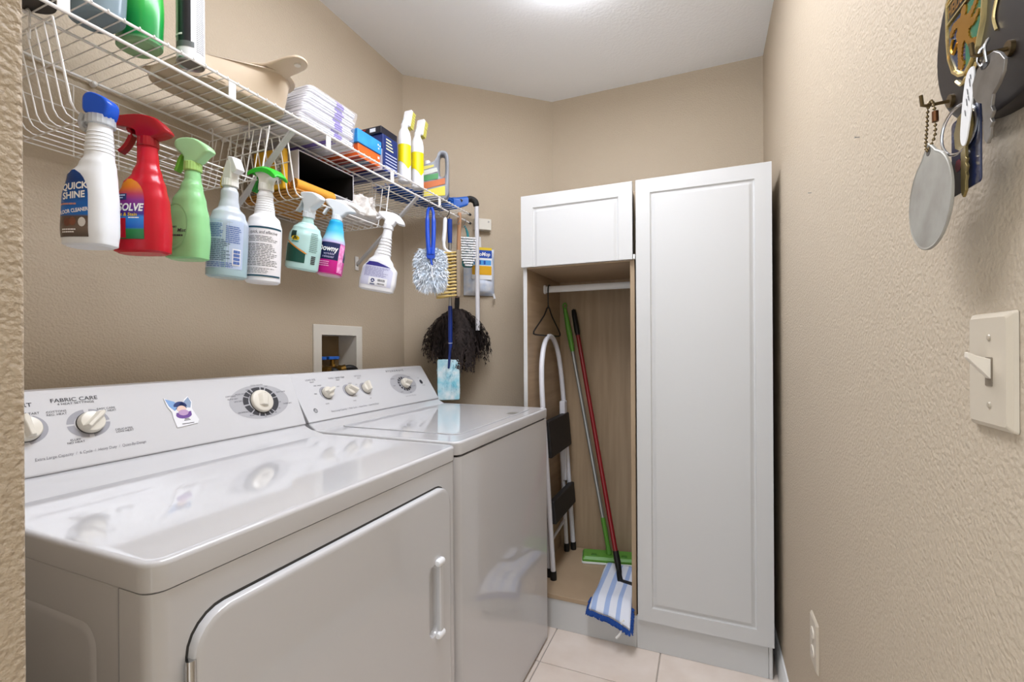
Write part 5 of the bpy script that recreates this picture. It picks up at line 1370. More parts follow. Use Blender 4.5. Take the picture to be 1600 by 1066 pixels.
MB().tube(catmull([(-1.04, 1.875, ZD + 0.050), (-1.022, 1.900, ZD + 0.062), (-1.008, 1.922, ZD + 0.072), (-0.992, 1.936, ZD + 0.062), (-0.988, 1.940, ZD + 0.040)], 4), [0.016] * 4 + [0.0145] * 12 + [0.011], 10).build('elbow', M_BLACK, t)
MB().tube([(-0.988, 1.942, ZD + 0.045), (-0.986, 1.944, 1.24)], 0.0105, 14).build('pole', mat('white_pole', '#d3d2d6', 0.3), t)

# ------------------------------------------------------------------ things in the middle basket
def rumple(fn, nu, nv, seed, amp):
    rnd = random.Random(seed)
    ph = [(rnd.uniform(3, 14), rnd.uniform(3, 14), rnd.uniform(0, 6)) for _ in range(7)]
    V = []
    for j in range(nv + 1):
        for i in range(nu + 1):
            u, v = i / nu, j / nv
            d = sum(math.sin(a * u + c * v + p) for a, c, p in ph) / 7 * amp
            V.append(fn(u, v, d))
    F = [(j * (nu + 1) + i, j * (nu + 1) + i + 1, (j + 1) * (nu + 1) + i + 1, (j + 1) * (nu + 1) + i) for j in range(nv) for i in range(nu)]
    return MB().add(V, F)
def blob(cx, cy, cz, rx, ry, rz, seed, amp, flatz=True):
    def fn(u, v, d):
        a, e = 2 * PI * u, PI * (v - 0.5)
        k_ = 1 + d * min(1, 4 * v * (1 - v) * 2) * (math.sin(PI * v))
        z = rz * math.sin(e) * k_
        return (cx + rx * math.cos(e) * math.cos(a) * k_, cy + ry * math.cos(e) * math.sin(a) * k_, cz + (max(z, -rz * 0.45) if flatz else z))
    rnd = random.Random(seed)
    ph = [(rnd.randint(1, 6), rnd.uniform(2, 12), rnd.uniform(0, 6)) for _ in range(8)]
    V = []; nu, nv = 72, 44
    for j in range(nv + 1):
        for i in range(nu):
            u, v = i / nu, j / nv
            d = (sum(math.sin(2 * PI * a * u + c * v + p) for a, c, p in ph) / 5 + sum(0.5 - abs(math.sin(2 * PI * a * 0.5 * (u if True else 0) * 2 + c * v * 1.7 + p * 2)) for a, c, p in ph) / 6) * amp
            ns_ = noise.turbulence(Vector((math.cos(2 * PI * u) * math.sin(PI * v) * 2.2 + seed, math.sin(2 * PI * u) * math.sin(PI * v) * 2.2, v * 4.5)), 4, True)
            V.append(fn(u, v, d * 0.45 + (0.75 - ns_) * amp * 0.9))
    F = [(j * nu + i, j * nu + (i + 1) % nu, (j + 1) * nu + (i + 1) % nu, (j + 1) * nu + i) for j in range(nv) for i in range(nu)]
    return MB().add(V, F)
ZB = 1.5885
M_WOV = mat('woven_tan_cloth', '#bd8844', 0.85, noise=(90, '#d7a661', 2.5), bump=(220, 0.7, 0.003))
t = thing('folded_mat', 'tan woven mat folded in the bottom of the middle basket', 'mat', (-1.17, 1.06, ZB))
for i in range(3):
    MB().loft([[(x, y, ZB + i * 0.0085 + q) for x, y in rrect(-1.272 + e, -1.062 - e, 0.972 + e, 1.185 - e, 0.01)] for q, e in ((0.0003, 0.004), (0.003, 0), (0.006, 0), (0.0082, 0.004))]).build('fold', M_WOV, t, smooth=60)
for i, (x0, y0, z0, y1, c, lab) in enumerate(((-1.085, 0.985, ZB + 0.043, 1.13, '#d99a35', 'front'), (-1.125, 0.990, ZB + 0.042, 1.12, '#c4741f', 'rear'))):
    t = thing('rolled_cloth', 'golden yellow rolled cloth at the front of the middle basket' if i == 0 else 'darker orange rolled cloth behind the yellow roll', 'cloth', (x0, (y0 + y1) / 2, z0 - 0.017))
    m_ = mat('cloth' + c, c, 0.9, bump=(200, 0.4, 0.002))
    MB().tube([(x0, y0, z0), (x0 + 0.003, (y0 + y1) / 2, z0 - 0.001), (x0 + 0.002, y1, z0)], 0.0165, 16).build('roll', m_, t, bevel=0.003)
    sp = []
    for k in range(30):
        a = k * 0.5; r_ = 0.002 + 0.0145 * k / 30
        sp.append((x0 + r_ * math.cos(a), y0 - 0.001, z0 + r_ * math.sin(a)))
    MB().tube(sp, 0.0012, 5).build('spiral_edge', mat('cloth_dark' + c, '#8a5414', 0.9), t)
t = thing('yellow_pack', 'yellow packet standing at the left of the middle basket', 'packet', (-1.16, 0.975, ZB + 0.03))
MB().box((-1.225, 0.966, ZB + 0.027), (-1.105, 0.984, ZB + 0.145)).build('packet', mat('yellow_packet', '#d59a14', 0.4, noise=(20, '#e2b423', 2)), t, bevel=0.004)
flat(plane_map((0, 0.966, 0), (1, 0, 0), (0, 0, 1), 0.0005), [(-1.135, ZB + 0.04), (-1.112, ZB + 0.04), (-1.112, ZB + 0.13), (-1.135, ZB + 0.13)]).build('printed_panel', mat('grey_packet_print', '#6d6a5c', 0.5, noise=(150, '#d8d4c4', 4)), t, smooth=0)
# open white carton; near-black sheets put the shade of its inside into colour
t = thing('open_carton', 'white open-fronted cardboard carton with a dark interior in the middle basket', 'carton', (-1.18, 1.12, ZB + 0.062))
M_CTN = mat('white_board', '#d4d2d6', 0.5); M_INSHADE = mat('carton_inner_shade', '#17120f', 0.8)
x0, x1, y0, y1, z0, z1 = -1.262, -1.090, 1.005, 1.235, ZB + 0.060, ZB + 0.150
for nm, a, c in (('side_wall', (x0, y0, z0), (x1, y0 + 0.003, z1)), ('side_wall', (x0, y1 - 0.003, z0), (x1, y1, z1)), ('top_wall', (x0, y0 + 0.003, z1 - 0.003), (x1, y1 - 0.003, z1)), ('bottom_wall', (x0, y0 + 0.003, z0), (x1, y1 - 0.003, z0 + 0.003))):
    MB().box(a, c).build(nm, M_CTN, t)
MB().box((x0, y0 + 0.003, z0 + 0.003), (x0 + 0.002, y1 - 0.003, z1 - 0.003)).build('inner_shade', M_INSHADE, t)
for a, c in (((x0, y0 + 0.003, z1 - 0.005), (x1 - 0.001, y1 - 0.003, z1 - 0.003)), ((x0, y0 + 0.003, z0 + 0.003), (x1 - 0.001, y1 - 0.003, z0 + 0.005)), ((x0, y0 + 0.003, z0 + 0.005), (x1 - 0.001, y0 + 0.005, z1 - 0.005)), ((x0, y1 - 0.005, z0 + 0.005), (x1 - 0.001, y1 - 0.003, z1 - 0.005))):
    MB().box(a, c).build('inner_shade', M_INSHADE, t)
t = thing('brown_cloth', 'brown and olive cloth bunched under the open carton', 'cloth', (-1.19, 1.165, ZB + 0.028))
o_ = blob(-1.190, 1.165, ZB + 0.036, 0.038, 0.075, 0.018, 4, 0.3); o_.build('cloth', mat('olive_brown_cloth', '#6d5526', 0.9, noise=(25, '#a8873a', 3)), t, smooth=180)
t = thing('white_rag', 'crumpled white rag at the right end of the middle basket', 'rag', (-1.12, 1.29, ZB))
blob(-1.135, 1.285, ZB + 0.044, 0.078, 0.056, 0.060, 11, 0.6).build('cloth', mat('white_rag_cloth', '#dcd7d2', 0.95, bump=(60, 0.5, 0.006)), t, smooth=180)
t = thing('white_glove', 'white cotton cloth draped at the front edge of the middle basket', 'cloth', (-1.075, 1.22, ZB))
blob(-1.085, 1.205, ZB + 0.026, 0.030, 0.085, 0.022, 21, 0.45).build('cloth', mat('white_cotton', '#e8e6e4', 0.95), t, smooth=180)

# ------------------------------------------------------------------ things hung from the shelf end
def s_hook(y, label, z=1.7345, x=SX1, drop=0.030, m=None):
    t_ = thing('s_hook', label, 'hook', (x, y, z), 'hooks on the shelf rod')
    pts = [(x - 0.008, y, z - 0.002), (x - 0.007, y, z + 0.004), (x, y, z + 0.0065), (x + 0.007, y, z + 0.003), (x + 0.006, y, z - 0.008), (x, y, z - drop * 0.55), (x - 0.006, y, z - drop * 0.8), (x - 0.004, y, z - drop), (x + 0.004, y, z - drop - 0.003), (x + 0.009, y, z - drop + 0.006)]
    MB().tube(catmull(pts, 4), 0.0016, 8).build('hook_wire', m or M_STEEL, t_)
    return t_
HKX = SX1 + 0.003
s_hook(1.553, 'bent metal hook carrying the blue-handled fluffy duster')
s_hook(1.640, 'bent metal hook carrying the white-handled brush')
s_hook(1.705, 'black S hook carrying the blue extension duster', m=M_BLACK)
s_hook(1.792, 'metal hook carrying the wooden feather duster')
s_hook(1.850, 'metal hook carrying the small striped scrub brush')
# view-facing frame for the flat hung tools: they hang turned towards the doorway
def frame(ox, oy, oz, deg):
    return Matrix.Translation((ox, oy, oz)) @ Matrix.Rotation(math.radians(deg), 4, 'Z')
def fluff(M, w_, h, d_, n, seed, m, parent, name='fluff', z0=0.0, ln=0.016):
    """soft pad made of many short fibres"""
    b = MB(); rnd = random.Random(seed)
    for k in range(n):
        th_ = rnd.uniform(0, 2 * PI); rr = math.sqrt(rnd.random())
        a = rr * math.copysign(abs(math.cos(th_)) ** 0.6, math.cos(th_)); c = rr * math.copysign(abs(math.sin(th_)) ** 0.6, math.sin(th_)); e = rnd.choice((-1, -1, 1)) * rnd.uniform(0.3, 1)
        p = Vector((w_ * a * 0.86, d_ * e * math.sqrt(max(0.1, 1 - rr * rr * 0.8)) * 0.7, z0 + h * c * 0.88))
        dr = Vector((a * 1.1 + rnd.uniform(-.6, .6), e * 0.9 + rnd.uniform(-.4, .4), c * 0.9 + rnd.uniform(-.8, .4))).normalized() * ln * rnd.uniform(0.6, 1.3)
        s_ = Vector((rnd.uniform(-1, 1), rnd.uniform(-1, 1), rnd.uniform(-1, 1))).normalized() * ln * 0.16
        mid = p + dr * 0.55 + Vector((0, 0, 0.1 * ln))
        b.add([M @ (p - s_), M @ (p + s_), M @ (mid + s_ * 0.8), M @ (mid - s_ * 0.8), M @ (p + dr + Vector((0, 0, -0.25 * ln)))], [(0, 1, 2, 3), (3, 2, 4)])
    o = b.build(name, m, parent, smooth=0); o['kind'] = 'stuff'
    return o
# hand duster with a light blue pad
t = thing('hand_duster', 'fluffy pale blue hand duster with a blue loop handle, leftmost of the hung tools', 'duster', (-0.998, 1.553, 1.40))
M_BLH = mat('royal_blue_plastic', '#1b49b8', 0.28)
M = frame(-0.992, 1.553, 1.472, 33)
M_FL = mat('pale_blue_fibre', '#f4f7fb', 0.95, noise=(40, '#dce9f6', 2.5))
core = MB().loft([[tuple(M @ Vector((u, d_, v))) for u, v in rrect(-0.048 * k_, 0.048 * k_, -0.080 * k_, 0.062 * k_, 0.04 * k_)] for d_, k_ in ((-0.024, 0.7), (-0.016, 0.95), (0.016, 0.95), (0.024, 0.7))])
core.build('pad_core', M_FL, t, smooth=60)
fluff(M, 0.062, 0.084, 0.036, 5200, 1, M_FL, t, 'fibres', z0=-0.010, ln=0.021)
for sx in (-1, 1):
    pts = [M @ Vector((sx * 0.003, -0.012, 0.232)), M @ Vector((sx * 0.0105, -0.012, 0.215)), M @ Vector((sx * 0.012, -0.018, 0.16)), M @ Vector((sx * 0.010, -0.030, 0.09)), M @ Vector((sx * 0.006, -0.036, 0.045))]
    MB().tube(catmull(pts, 5), [0.006] * 8 + [0.0085] * 13, 10).build('handle_arm', M_BLH, t)
MB().loft([[tuple(M @ Vector((u, d_, v))) for u, v in rrect(-0.016, 0.016, 0.028, 0.072, 0.010)] for d_ in (-0.040, -0.026)]).build('fork_base', M_BLH, t, bevel=0.003)
MB().tube([M @ Vector((0, -0.036, 0.03)), M @ Vector((0.004, -0.038, 0.004))], 0.004, 8).build('prong', M_BLH, t)
MB().tube([M @ Vector((0.002, -0.040, 0.004)), M @ Vector((0.008, -0.042, -0.055))], 0.0018, 6).build('stitch_seam', mat('seam_white', '#eef2f6', 0.9), t)
# counter brush: white handle, tan bristles pointing left
t = thing('counter_brush', 'counter brush with a white handle and long tan bristles hung behind the blue duster', 'brush', (-1.0, 1.65, 1.40))
M = frame(-0.995, 1.695, 1.50, 38)
pts = [M @ Vector((-0.012, 0.0, 0.205)), M @ Vector((-0.014, 0, 0.19)), M @ Vector((-0.016, 0, 0.15)), M @ Vector((-0.020, 0, 0.10)), M @ Vector((-0.012, 0, 0.07)), M @ Vector((0.020, 0.0, 0.055))]
MB().tube(catmull(pts, 5), [0.0055] * 3 + [0.0085] * 12 + [0.0065] * 11, 10).build('handle', M_WHITEP, t)
MB().loft([[tuple(M @ Vector((u, d_, v))) for u, v in rrect(0.030, 0.048, -0.128, 0.070, 0.008)] for d_ in (-0.016, 0.016)]).build('block', mat('grey_brown_block', '#8f7f6c', 0.6), t, bevel=0.003)
b = MB(); rnd = random.Random(9)
for i in range(14):
    for j in range(4):
        for q in range(9):
            z = 0.060 - 0.0138 * i; d_ = -0.012 + 0.008 * j
            p = M @ Vector((0.031, d_ + rnd.uniform(-.002, .002), z + rnd.uniform(-.002, .002)))
            e = M @ Vector((-0.038 + rnd.uniform(-.006, .006) + 0.010 * math.sin(i * 0.4), d_ * 1.5 + rnd.uniform(-.005, .005), z * 1.0 - 0.010 + rnd.uniform(-.0055, .0055)))
            b.tube([p, e], [0.0015, 0.0011], 4)
o_ = b.build('bristles', mat('tan_bristle', '#e6d08c', 0.75, noise=(50, '#d4b66c', 2)), t); o_['kind'] = 'stuff'
# extension duster: blue grip, steel tube, blue tube, blue pad
t = thing('extension_duster', 'long blue extension duster with a pale turquoise pad hanging to the washer top', 'duster', (-1.02, 1.74, 0.95))
top, bot = Vector((-0.994, 1.705, 1.700)), Vector((-1.030, 1.765, 1.10))
el = lambda q: top + (bot - top) * q
MB().tube([el(-0.005), el(0.0), el(0.10), el(0.16)], [0.007, 0.0105, 0.0105, 0.009], 12).build('grip', mat('navy_grip', '#173a8c', 0.35), t)
MB().tube([el(0.15), el(0.62)], 0.0068, 12).build('steel_tube', M_STEEL, t)
MB().tube([el(0.60), el(0.61), el(0.86), el(0.90)], [0.008, 0.0095, 0.0095, 0.007], 12).build('blue_tube', mat('navy_tube', '#15307c', 0.3), t)
MB().tube([el(0.865), el(0.868)], 0.0099, 12).build('label_ring', M_WHITEP, t)
MB().tube([el(0.88), Vector((-1.052, 1.79, 1.085)), Vector((-1.070, 1.816, 1.06)), Vector((-1.070, 1.816, 0.98))], [0.007, 0.0055, 0.005, 0.0045], 10).build('prong', MATS['navy_tube'], t)
M = frame(-1.070, 1.816, 1.022, 33)
M_TQ = mat('turquoise_fibre', '#e8f2f6', 0.95, noise=(22, '#86cbdc', 3))
pc = MB().loft([[tuple(M @ Vector((u, d_, v))) for u, v in rrect(-0.050 * k_, 0.050 * k_, -0.098 * k_, 0.085 * k_, 0.008)] for d_, k_ in ((-0.014, 0.96), (-0.008, 1.0), (0.008, 1.0), (0.014, 0.96))])
pc.build('pad', M_TQ, t, smooth=60)
fluff(M, 0.052, 0.096, 0.018, 3600, 2, M_TQ, t, 'fibres', z0=-0.006, ln=0.011)
# feather duster
t = thing('feather_duster', 'dark brown feather duster with a wooden handle hanging upside down', 'duster', (-1.02, 1.85, 1.07))
top, bot = Vector((-0.998, 1.797, 1.755)), Vector((-1.064, 1.888, 1.385))
el = lambda q: top + (bot - top) * q
MB().tube([el(0), el(0.02), el(0.5), el(1)], [0.0075, 0.0088, 0.0092, 0.0085], 14).build('handle', wood_mat('beech_handle', '#b98a68', '#c79a78', (40, 40, 4)), t)
MB().tube([el(0.98), el(1.05), el(1.14)], [0.0105, 0.012, 0.010], 12).build('ferrule', M_BLACK, t)
b = MB(); rnd = random.Random(12); root = el(1.10)
def feather(az, spread, ln, wd):
    """a drooping plume: midrib with soft barbs to both sides"""
    out_ = Vector((math.cos(az), math.sin(az), 0))
    side = Vector((-math.sin(az), math.cos(az), 0))
    pts = []
    for k in range(9):
        q = k / 8
        pts.append(root + out_ * spread * math.sin(q * 1.45) + Vector((0, 0, -ln * (q ** 1.35))) + side * 0.010 * math.sin(q * 4 + az))
    for k in range(34):
        q = 0.10 + 0.90 * k / 33
        i = min(int(q * 8), 7); f_ = q * 8 - i
        p = pts[i] * (1 - f_) + pts[i + 1] * f_
        tg = (pts[i + 1] - pts[i]).normalized()
        for s_ in (-1, 1):
            w_ = wd * (0.35 + 0.65 * math.sin(PI * min(1, q * 0.85 + 0.08))) * rnd.uniform(0.7, 1.25)
            d_ = (side * s_ * rnd.uniform(0.5, 1) + tg * rnd.uniform(0.5, 1.2) + Vector((rnd.uniform(-.4, .4), rnd.uniform(-.4, .4), rnd.uniform(-.5, .1)))).normalized()
            t2 = tg * 0.0048
            e = p + d_ * w_
            m_ = p + d_ * w_ * 0.55 + Vector((0, 0, 0.002))
            b.add([p - t2, p + t2, m_ + t2 * 0.7, m_ - t2 * 0.7, e + Vector((0, 0, -0.003))], [(0, 1, 2, 3), (3, 2, 4)])
fwd = math.atan2(-0.84, 0.54)          # roughly towards the doorway
for k in range(240):
    az = 2 * PI * rnd.random()
    if k % 2: az = math.atan2(et.y, et.x) + rnd.choice((0, PI)) + rnd.gauss(0, 0.45)
    # keep plumes off the angled wall behind
    c_ = math.cos(az - math.atan2(dx_ , -dy_)) 
    dirv = Vector((math.cos(az), math.sin(az), 0)); away = dirv.dot(en)
    sp_ = rnd.uniform(0.05, 0.135) if k % 2 == 0 else rnd.uniform(0.07, 0.165)
    if away < 0: sp_ = min(sp_, 0.050 / max(0.3, -away))
    if away > 0.4: sp_ = min(sp_, 0.085)
    feather(az, sp_, rnd.uniform(0.19, 0.30) if sp_ < 0.09 else rnd.uniform(0.16, 0.25), rnd.uniform(0.018, 0.030))
for az_, s2, l2 in ((math.atan2(et.y, et.x), 0.165, 0.22), (math.atan2(et.y, et.x) + 0.12, 0.155, 0.25), (math.atan2(et.y, et.x) - 0.2, 0.15, 0.20), (math.atan2(-et.y, -et.x), 0.165, 0.20), (math.atan2(-et.y, -et.x) + 0.2, 0.17, 0.22), (math.atan2(-et.y, -et.x) + 0.45, 0.15, 0.24)):
    feather(az_, s2, l2, 0.030); feather(az_ + 0.05, s2 * 0.92, l2 * 1.05, 0.028)
M_FEA = mat('dark_feather', '#1b1413', 0.85, noise=(14, '#3b302d', 2.2))
o_ = b.build('plumes', M_FEA, t, smooth=0); o_['kind'] = 'stuff'
# small scrub brush with white bristle rows
t = thing('scrub_brush', 'small scrub brush with rows of white bristles hung beside the wooden handle', 'brush', (-1.0, 1.86, 1.58))
M = frame(-0.998, 1.868, 1.60, 38)
pts = [M @ Vector((-0.012, 0, 0.112)), M @ Vector((-0.006, 0, 0.10)), M @ Vector((0.002, 0.006, 0.08)), M @ Vector((0.004, 0.008, 0.055))]
MB().tube(catmull(pts, 4), [0.004] * 6 + [0.006] * 7, 8).build('handle', mat('teal_plastic', '#2f7f86', 0.35), t)
MB().loft([[tuple(M @ Vector((u, d_, v))) for u, v in rrect(-0.024, 0.028, -0.075, 0.062, 0.014)] for d_ in (0.004, 0.016)]).build('back', MATS['teal_plastic'], t, bevel=0.003)
for i in range(12):
    z = 0.056 - i * 0.0112
    hw = 0.026 if i < 9 else 0.026 - 0.005 * (i - 8)
    row = MB()
    for j in range(9):
        u = -hw + 2 * hw * j / 8 + 0.002
        for q in range(3):
            p = M @ Vector((u + rnd.uniform(-.001, .001), 0.005, z + rnd.uniform(-.001, .001))); e = M @ Vector((u * 1.15 + rnd.uniform(-.003, .003), -0.016, z - 0.001 + rnd.uniform(-.0015, .0015)))
            row.tube([p, e], [0.0034, 0.0036], 4)
    o_ = row.build('bristle_row', mat('white_bristle', '#e6e7e8', 0.7), t)
# mop refill pack hanging on the angled wall
t = thing('refill_pack', 'white mop refill pack with blue and yellow label hung on the angled wall', 'pack', cw(0.36, 0.03, 1.41))
b = MB()
prof_ = [(-1.0, 0.3), (-0.9, 0.85), (-0.6, 1.0), (0.6, 1.0), (0.9, 0.85), (1.0, 0.3)]
def pk(s_, z, d_): return cw(s_, 0.004 + d_, z)
V = []; nu, nv = 16, 18
S0, S1, Z0, Z1 = 0.285, 0.440, 1.415, 1.645
for side_ in (1, 0):
    for j in range(nv + 1):
        for i in range(nu + 1):
            u, v = i / nu, j / nv
            bul = (math.sin(PI * min(max(u, 0.0), 1.0)) ** 0.45) * (math.sin(PI * v) ** 0.4) * (0.046 if v < 0.32 else 0.036)
            V.append(pk(S0 + (S1 - S0) * u, Z0 + (Z1 - Z0) * v, 0.004 + bul + 0.001 * math.sin(30 * v + 9 * u) if side_ else 0.001))
o0 = (nu + 1) * (nv + 1)
F = []
for q in (0, o0):
    F += [(q + j * (nu + 1) + i, q + j * (nu + 1) + i + 1, q + (j + 1) * (nu + 1) + i + 1, q + (j + 1) * (nu + 1) + i) for j in range(nv) for i in range(nu)]
b.add(V, F)
M_TERRY = mat('white_terry_stripe', '#eceff5', 0.85, noise=(25, '#c6d5ec', 3))
b.build('pouch', M_TERRY, t, smooth=80)
pm = lambda u, v, d=0.0: Vector(cw(S0 + u, 0.0455 + d, v))
fm = plane_map(cw(S0 + 0.02, 0.046, 0), et, (0, 0, 1), 0.0006)
def lab(name, u0, u1, v0, v1, c, e=0.0):
    MB().loft([[fm(u, v, e + q) for u, v in rrect(u0, u1, v0, v1, 0.003, 2)] for q in (-0.0025, 0.0)]).build(name, mat('pack' + c, c, 0.4), t, smooth=0)
lab('label_card', 0.010, 0.112, 1.490, 1.640, '#e6e8ea')
lab('yellow_header', 0.010, 0.112, 1.632, 1.645, '#e0c02c', 0.0005)
lab('blue_header', 0.010, 0.112, 1.594, 1.632, '#1d4aa6', 0.0005)
lab('light_blue_band', 0.020, 0.108, 1.560, 1.584, '#4f9ddb', 0.0005)
lab('yellow_photo', 0.012, 0.110, 1.512, 1.556, '#dba51c', 0.0005)
put_text('lettering', 'ProMop', 0.026, lambda u, v, d=0: fm(u, v, 0.0016 + d), 0.064, 1.612, M_WP, t, align='CENTER', bold=0.02, shear=0.2, sx=0.9)
for u_ in (0.030, 0.046, 0.070):
    lab('printed_block', u_, u_ + 0.010, 1.563, 1.581, '#1d4aa6', 0.0010)
MB().tube([cw(S0 + 0.075, 0.02, 1.64), cw(S0 + 0.075, 0.022, 1.70)], [0.012, 0.009], 12).build('hang_tab', M_WHITEP, t)
MB().tube([cw(S0 + 0.145, 0.03, 1.425), cw(S0 + 0.150, 0.03, 1.400)], [0.004, 0.006], 8).build('cord_end', M_WHITEP, t)

# ------------------------------------------------------------------ key plaque on the right wall
pl_ = thing('key_plaque', 'dark oval key-holder plaque with a gold lion crest on the right wall', 'key holder', (XR, 0.495, 1.45))
PX = 0.0150
M_PLQ = mat('dark_brown_plaque', '#211b1a', 0.42, spec=0.35)
def pell(k_): return ell(0.495, 1.450, 0.128 * k_, 0.100 * k_, 56)
MB().loft([[rw(-y, z, d_) for y, z in pell(k_)] for d_, k_ in ((0.0004, 1.0), (0.009, 1.0), (0.0135, 0.985), (PX, 0.95))]).build('board', M_PLQ, pl_, smooth=30)
M_GOLD = mat('gold_relief', '#b8862d', 0.28, metal=0.85)
M_PALEG = mat('pale_gold_rim', '#d9c48c', 0.25, metal=0.85)
sc = (0.5560, 1.450)
def sh(k_):
    pts = [(-0.034, 0.046), (-0.034, 0.010), (-0.031, -0.012), (-0.022, -0.030), (-0.010, -0.040), (0.0, -0.044), (0.010, -0.040), (0.022, -0.030), (0.031, -0.012), (0.034, 0.010), (0.034, 0.046), (0.017, 0.050), (0.0, 0.046), (-0.017, 0.050)]
    return [(sc[0] + a * k_, sc[1] + c * k_) for a, c in pts]
MB().loft([[rw(-y, z, PX + d_) for y, z in sh(k_)] for d_, k_ in ((0.0, 1.0), (0.0035, 0.99), (0.0035, 0.93), (0.0012, 0.92))]).build('shield_rim', M_PALEG, pl_, smooth=20)
def spoly(name, poly, d0, d1, m, parent=pl_):
    return MB().loft([[rw(-(sc[0] + a), sc[1] + c, PX + d_) for a, c in poly] for d_ in (d0, d1)]).build(name, m, parent, smooth=0)
spoly('blue_field', [(-0.031, 0.020), (-0.031, 0.008), (-0.028, -0.012), (-0.019, -0.028), (0.0, -0.040), (0.0, 0.020)][::-1], 0.0005, 0.0016, mat('green_enamel', '#2d6b52', 0.2))
spoly('blue_field', [(0.031, 0.020), (0.031, 0.008), (0.028, -0.012), (0.019, -0.028), (0.0, -0.040), (0.0, 0.020)], 0.0005, 0.0016, mat('blue_enamel', '#1c3354', 0.2))
spoly('name_band', [(-0.032, 0.022), (0.032, 0.022), (0.032, 0.044), (0.016, 0.047), (0.0, 0.043), (-0.016, 0.047), (-0.032, 0.044)], 0.0008, 0.0024, mat('dark_band_enamel', '#2b2418', 0.3))
for z in (0.0225, 0.0405):
    spoly('band_rule', [(-0.032, z - 0.0008), (0.032, z - 0.0008), (0.032, z + 0.0008), (-0.032, z + 0.0008)], 0.0022, 0.0034, M_PALEG)
put_text('lettering', 'HEIDELBERG', 0.0150, lambda u, v, d=0: rw(u, v, PX + 0.0030 + d), -sc[0], sc[1] + 0.0315, M_GOLD, pl_, align='CENTER', bold=0.02, sx=0.68)
# rampant lion (u to the right as seen on the wall)
lion = [(-0.004, 0.020), (0.002, 0.021), (0.004, 0.016), (0.001, 0.011), (0.008, 0.008), (0.016, 0.011), (0.024, 0.016), (0.025, 0.012), (0.017, 0.006), (0.010, 0.002), (0.016, 0.000), (0.024, 0.003), (0.025, -0.001), (0.017, -0.006), (0.008, -0.005),
        (0.008, -0.012), (0.014, -0.019), (0.020, -0.020), (0.019, -0.025), (0.010, -0.024), (0.004, -0.015), (0.0, -0.010), (-0.004, -0.016), (-0.005, -0.026), (0.000, -0.031), (-0.005, -0.035), (-0.011, -0.031), (-0.011, -0.018), (-0.012, -0.008),
        (-0.014, 0.002), (-0.010, 0.008), (-0.018, 0.010), (-0.025, 0.006), (-0.027, 0.010), (-0.020, 0.016), (-0.010, 0.015), (-0.006, 0.013)]
fl_ = []
for i_, (p_, q_) in enumerate(zip(lion, lion[1:] + lion[:1])):
    ln_ = math.hypot(q_[0] - p_[0], q_[1] - p_[1])
    fl_.append(p_)
    if ln_ > 0.004:       # shaggy outline
        nn_ = max(1, int(ln_ / 0.0032))
        for k_ in range(nn_):
            f_ = (k_ + 0.5) / nn_
            ox_, oy_ = (q_[1] - p_[1]) / ln_, -(q_[0] - p_[0]) / ln_
            fl_.append((p_[0] + (q_[0] - p_[0]) * f_ - ox_ * 0.0009, p_[1] + (q_[1] - p_[1]) * f_ - oy_ * 0.0009))
            if k_ < nn_ - 1:
                f_ = (k_ + 1.0) / nn_
                fl_.append((p_[0] + (q_[0] - p_[0]) * f_ + ox_ * 0.0004, p_[1] + (q_[1] - p_[1]) * f_ + oy_ * 0.0004))
lion = fl_
def fan(poly, name):
    me = bpy.data.meshes.new(name); bm = bmesh.new()
    vs = [bm.verts.new(rw(-sc[0] + a, sc[1] + c, PX + 0.0014)) for a, c in poly]
    f_ = bm.faces.new(vs)
    r_ = bmesh.ops.extrude_face_region(bm, geom=[f_])
    for v in r_['geom']:
        if isinstance(v, bmesh.types.BMVert): v.co.x -= 0.0014
    bmesh.ops.triangulate(bm, faces=bm.faces)
    bmesh.ops.recalc_face_normals(bm, faces=bm.faces)
    for v in bm.verts: v.co -= pl_.location
    bm.to_mesh(me); bm.free(); me.materials.append(M_GOLD)
    o = bpy.data.objects.new(name, me); C.objects.link(o); o.parent = pl_
    return o
fan(lion, 'lion_relief')
tail = catmull([rw(-sc[0] - 0.012, sc[1] - 0.006, PX + 0.0026), rw(-sc[0] - 0.020, sc[1] - 0.012, PX + 0.0026), rw(-sc[0] - 0.024, sc[1] - 0.004, PX + 0.0026), rw(-sc[0] - 0.020, sc[1] + 0.002, PX + 0.0026)], 5)
MB().tube(tail, 0.0013, 6).build('lion_tail', M_GOLD, pl_)
MB().tube(catmull([rw(-sc[0] - 0.018, sc[1] - 0.040, PX + 0.001), rw(-sc[0] - 0.008, sc[1] - 0.048, PX + 0.001), rw(-sc[0], sc[1] - 0.045, PX + 0.001), rw(-sc[0] + 0.008, sc[1] - 0.049, PX + 0.001), rw(-sc[0] + 0.018, sc[1] - 0.041, PX + 0.001)], 5), 0.0016, 6).build('scroll_border', M_PALEG, pl_)
MB().tube(catmull([rw(-0.505, 1.478, PX + 0.001), rw(-0.500, 1.462, PX + 0.001), rw(-0.505, 1.448, PX + 0.001), rw(-0.512, 1.432, PX + 0.001), rw(-0.508, 1.418, PX + 0.001)], 5), 0.0012, 6).build('scroll_line', M_PALEG, pl_)
M_ABRS = mat('antique_brass', '#6b5a3e', 0.35, metal=0.9)
HK = [(0.585, 1.397), (0.490, 1.392), (0.405, 1.392)]
for y, z in HK:
    q = MB()
    q.tube([rw(-y, z, PX - 0.001), rw(-y, z, PX + 0.003)], 0.0062, 12)
    h_ = q.build('hook_base', M_ABRS, pl_)
    MB().tube([rw(-y, z, PX + 0.002), rw(-y, z - 0.001, PX + 0.020), rw(-y, z, PX + 0.0235), rw(-y, z + 0.010, PX + 0.0245)], 0.0017, 8).build('hook_arm', M_ABRS, h_)
